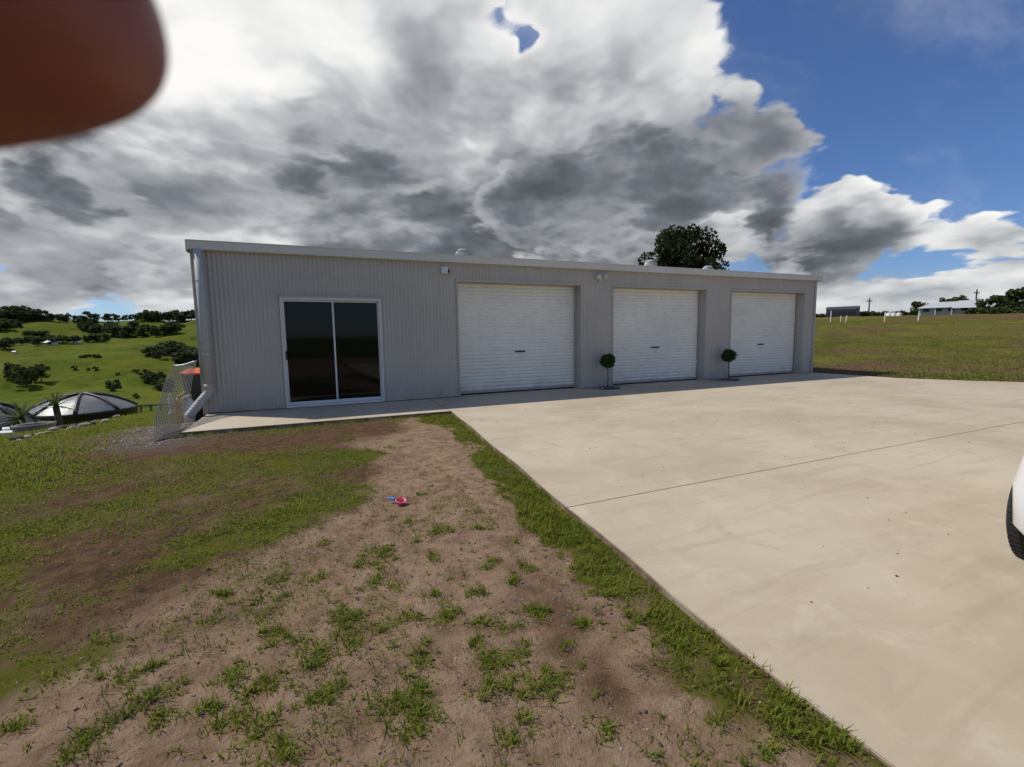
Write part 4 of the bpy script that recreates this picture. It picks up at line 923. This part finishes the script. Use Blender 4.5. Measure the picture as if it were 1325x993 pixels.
for k in range(260): tuft(rng.uniform(.9, 3.3), rng.uniform(-8.9, -5.5), int(rng.integers(4, 11)), rng.uniform(.008, .02), rng.uniform(.018, .04))
for k in range(60): tuft(rng.uniform(.0, 4.1), -1.90-.12*rng.random(), int(rng.integers(8, 22)), .03, rng.uniform(.03, .06))
tx, ty_, th, tl, tt = map(np.array, (tx, ty_, th, tl, tt)); ok = ~on_slab(tx, ty_)
parts.append(blades(tx[ok], ty_[ok], th[ok], .0045+.0025*rng.random(ok.sum()), tl[ok], rng, tt[ok]))
add_blades('yard_grass', parts, M['grass'], 'patchy green grass and tufts on the bare yard')
parts = []
N = 90000; a = np.radians(rng.uniform(-62, 12, N)); d = 6.5+16*rng.random(N)**1.3; x = CAM.x+d*np.sin(a); y = CAM.y+d*np.cos(a)
c_, *_ = masks(x, y); keep = (rng.random(N) < c_*.9) & ~on_slab(x, y) & (x < -.15) & ((x < -1.2) | (y < -2)); x, y = x[keep], y[keep]; n = len(x)
parts.append(blades(x, y, .02+.04*rng.random(n), .008+.008*rng.random(n), rng.uniform(.2, .9, n), rng, np.clip(rng.normal(.55, .2, n), 0, 1)))
N = 130000; a = np.radians(rng.uniform(48, 82, N)); d = 15.5+42*rng.random(N)**1.5; x = CAM.x+d*np.sin(a); y = CAM.y+d*np.cos(a)
c_, *_ = masks(x, y); nn = fbm(x*.9, y*.9, 3, 71); keep = (rng.random(N) < np.clip((c_-.25)*1.6, 0, 1)*np.clip((nn-.32)*3, 0, 1)) & ~on_slab(x, y) & (x > 16.95); x, y = x[keep], y[keep]; n = len(x)
parts.append(blades(x, y, .03+.06*rng.random(n), .012+.014*rng.random(n), rng.uniform(.2, .95, n), rng, np.clip(rng.normal(.5, .22, n), 0, 1)))
add_blades('field_grass', parts, M['grass'], 'short green grass on the bank and rising field')
N = 150000; x = rng.uniform(-2.5, 4.1, N); y = rng.uniform(-9.3, -1.9, N); nn = fbm(x*2.5, y*2.5, 4, 81); c_, *_ = masks(x, y); r = np.hypot(x-CAM.x, y-CAM.y)
keep = (rng.random(N) < np.clip((nn-.42)*2.8, 0, 1)*(.22+.6*c_)) & ~on_slab(x, y) & (r > .9); x, y = x[keep], y[keep]; n = len(x)
sx_, sy_, sh_ = [], [], []
for k in range(420):
    ax, ay = rng.uniform(.8, 3.4), rng.uniform(-9.0, -4.5); m_ = int(rng.integers(6, 26)); a = rng.uniform(0, 6.28, m_); d = rng.uniform(.02, .09)*rng.random(m_)**.6
    sx_.extend(ax+d*np.cos(a)); sy_.extend(ay+d*np.sin(a)); sh_.extend(rng.uniform(.012, .045, m_))
sx_, sy_, sh_ = map(np.array, (sx_, sy_, sh_)); ok = ~on_slab(sx_, sy_) & (np.hypot(sx_-CAM.x, sy_-CAM.y) > .9); sx_, sy_, sh_ = sx_[ok], sy_[ok], sh_[ok]
add_blades('dead_stalks', [blades(sx_, sy_, sh_, .0022+.002*rng.random(len(sx_)), rng.uniform(.6, 1.2, len(sx_)), rng, .5*rng.random(len(sx_))), blades(x, y, .014+.03*rng.random(n), .0025+.002*rng.random(n), rng.uniform(.85, 1.1, n), rng, rng.random(n)**1.6)], M['dry'], 'dead dry grass stalks lying over the bare dirt')
N = 60000; a = np.radians(rng.uniform(45, 84, N)); d = 16+40*rng.random(N)**1.5; x = CAM.x+d*np.sin(a); y = CAM.y+d*np.cos(a); keep = (x > 17) & ~on_slab(x, y); x, y = x[keep], y[keep]; n = len(x)
add_blades('field_straw', [blades(x, y, .03+.05*rng.random(n), .010+.01*rng.random(n), rng.uniform(.7, 1.1, n), rng, rng.random(n))], M['dry'], 'dry straw through the rising field grass')
def pebbles(name, x, y, s, mt, label, zoff=0, z=None):
    base = np.array([(1, 0, 0), (-1, 0, 0), (0, 1, 0), (0, -1, 0), (0, 0, 1), (0, 0, -1)], float); fc = np.array([(0, 2, 4), (2, 1, 4), (1, 3, 4), (3, 0, 4), (2, 0, 5), (1, 2, 5), (3, 1, 5), (0, 3, 5)])
    n = len(x); zz = hterr(x, y) if z is None else z; V = base[None]*rng.uniform(.5, 1.2, (n, 6, 1))*s[:, None, None]; V[:, :, 2] *= .55
    V += np.stack([x, y, zz+zoff], 1)[:, None]
    o = link(name, np_mesh(name, V.reshape(-1, 3), (fc[None]+np.arange(n)[:, None, None]*6).reshape(-1, 3)), mt); tag(o, label, 'gravel', None, 'stuff')
N = 7000; x = rng.uniform(-1.5, 4.0, N); y = rng.uniform(-9.2, -2.0, N); k = ~on_slab(x, y) & (np.hypot(x-CAM.x, y-CAM.y) > .9); pebbles('pebbles', x[k], y[k], .0025+.008*rng.random(k.sum())**3.5, M['stone'], 'small stones and crumbs scattered over the dirt')
N = 6000; x = rng.uniform(-1.5, 4.0, N); y = rng.uniform(-9.2, -2.0, N); k = ~on_slab(x, y) & (np.hypot(x-CAM.x, y-CAM.y) > .9); pebbles('soil_crumbs', x[k], y[k], .003+.010*rng.random(k.sum())**2.5, M['dstone'], 'dark soil crumbs scattered over the dirt')
N = 5000; x = rng.normal(-.25, .5, N); y = rng.uniform(-2.6, 3.5, N); k = ~on_slab(x, y) & (x < 0); pebbles('side_gravel', x[k], y[k], .008+.02*rng.random(k.sum())**2, M['stone'], 'grey gravel along the shed side')
N = 260; x = rng.uniform(3.9, 12, N); y = rng.uniform(-9.3, -1.5, N); k = on_slab(x, y) & (x > edge_x(y)+.03); pebbles('slab_litter', x[k], y[k], .003+.012*rng.random(k.sum())**3, M['dstone'], 'dark leaf bits and grit on the concrete', .003, np.zeros(k.sum()))

# ------------------------------------------------------------------ the photographer's hand, one fingertip before the lens
def m_skin(t, b, p):
    n = t.noise(p, 260, 4, .6); n2 = t.noise(p, 60, 3, .5)
    t.l.new(t.mix(t.sm(n2, .3, .7), (.19, .050, .030), (.26, .075, .045)), b.inputs['Base Color']); b.inputs['Roughness'].default_value = .5
    b.inputs['Subsurface Weight'].default_value = .25; b.inputs['Subsurface Radius'].default_value = (.006, .002, .001); b.inputs['Subsurface Scale'].default_value = .6
    t.l.new(t.bump(n, .0004, .5), b.inputs['Normal'])
M['skin'] = mat('skin', fn=m_skin); M['nail'] = mat('nail', (.55, .32, .26), .3, var=.05)
def c2w(p): return CAM+CR*p[0]+CU*p[1]+fw*p[2]
TIP = Vector((-.0258, .0280, .0330))
chains = []   # (points in lens space, radii)
idx = [TIP, TIP+Vector((-.012, -.0015, -.0005)), TIP+Vector((-.027, -.004, -.002)), TIP+Vector((-.050, -.010, -.006)), TIP+Vector((-.078, -.02, -.022)), TIP+Vector((-.095, -.035, -.060))]
hand_c = idx[-1]
verts = [TIP+Vector((-.070, -.075, -.125)), hand_c+Vector((.008, -.024, -.032)), hand_c]; edges = [(0, 1), (1, 2)]; rad_ = [.026, .027, .014]
prev = 2
for p, r_ in zip(idx[-2::-1], (.0105, .0100, .0096, .0094, .0074)): verts.append(p); rad_.append(r_); edges.append((prev, len(verts)-1)); prev = len(verts)-1
for k in range(3):            # middle, ring and little finger curled below
    b_ = hand_c+Vector((.004+.002*k, -.021*(k+1), -.004*k)); s = (1.0, .93, .78)[k]
    ch = [b_, b_+Vector((.030, -.004, .026))*s, b_+Vector((.048, -.006, .004))*s, b_+Vector((.040, -.007, -.016))*s]
    for j, (p, r_) in enumerate(zip(ch, (.0125, .0095, .0088, .0075))):
        verts.append(p); rad_.append(r_*(1 if k < 2 else .9)); edges.append((1 if j == 0 else len(verts)-2, len(verts)-1))
b_ = verts[0]
for j, (p, r_) in enumerate(((b_+Vector((.028, .012, .020)), .015), (b_+Vector((.046, .030, .044)), .0115), (b_+Vector((.050, .046, .058)), .0098), (b_+Vector((.050, .058, .064)), .0078))):
    verts.append(p); rad_.append(r_); edges.append((0 if j == 0 else len(verts)-2, len(verts)-1))
for j, (p, r_) in enumerate(((b_+Vector((-.01, -.05, -.06)), .027), (b_+Vector((-.02, -.16, -.16)), .036), (b_+Vector((-.03, -.27, -.25)), .042))):
    verts.append(p); rad_.append(r_); edges.append((0 if j == 0 else len(verts)-2, len(verts)-1))
org = c2w(verts[0])
hme = bpy.data.meshes.new('hand'); hme.from_pydata([(c2w(p)-org)[:] for p in verts], edges, [])
hand = empty('hand', org); tag(hand, 'bare reddish brown fingertip of a hand held before the lens', 'hand')
hs = link('skin', hme, M['skin'], hand)
md = hs.modifiers.new('skin', 'SKIN'); hs.modifiers.new('sub', 'SUBSURF').levels = 2; hs.modifiers['sub'].render_levels = 3; md.use_smooth_shade = True
for v, r_ in zip(hme.skin_vertices[0].data, rad_): v.radius = (r_, r_)
hme.skin_vertices[0].data[0].use_root = True
ax = (idx[0]-idx[1]).normalized(); nu = Vector((.1, 1, -.25)); nu = (nu-ax*nu.dot(ax)).normalized(); sd_ = ax.cross(nu); nv = []
for i in range(5):
    for j in range(5):
        s = (j-2)/2; q = TIP+ax*(-.012+.0035*i)+nu*(.0089*math.cos(s*.75)-.0001*i*i)+sd_*(.0089*math.sin(s*.75)); nv.append(c2w(q)-org)
MB().add(nv, [(i*5+j, i*5+j+1, i*5+j+6, i*5+j+5) for i in range(4) for j in range(4)]).build('nail', M['nail'], hand, True)
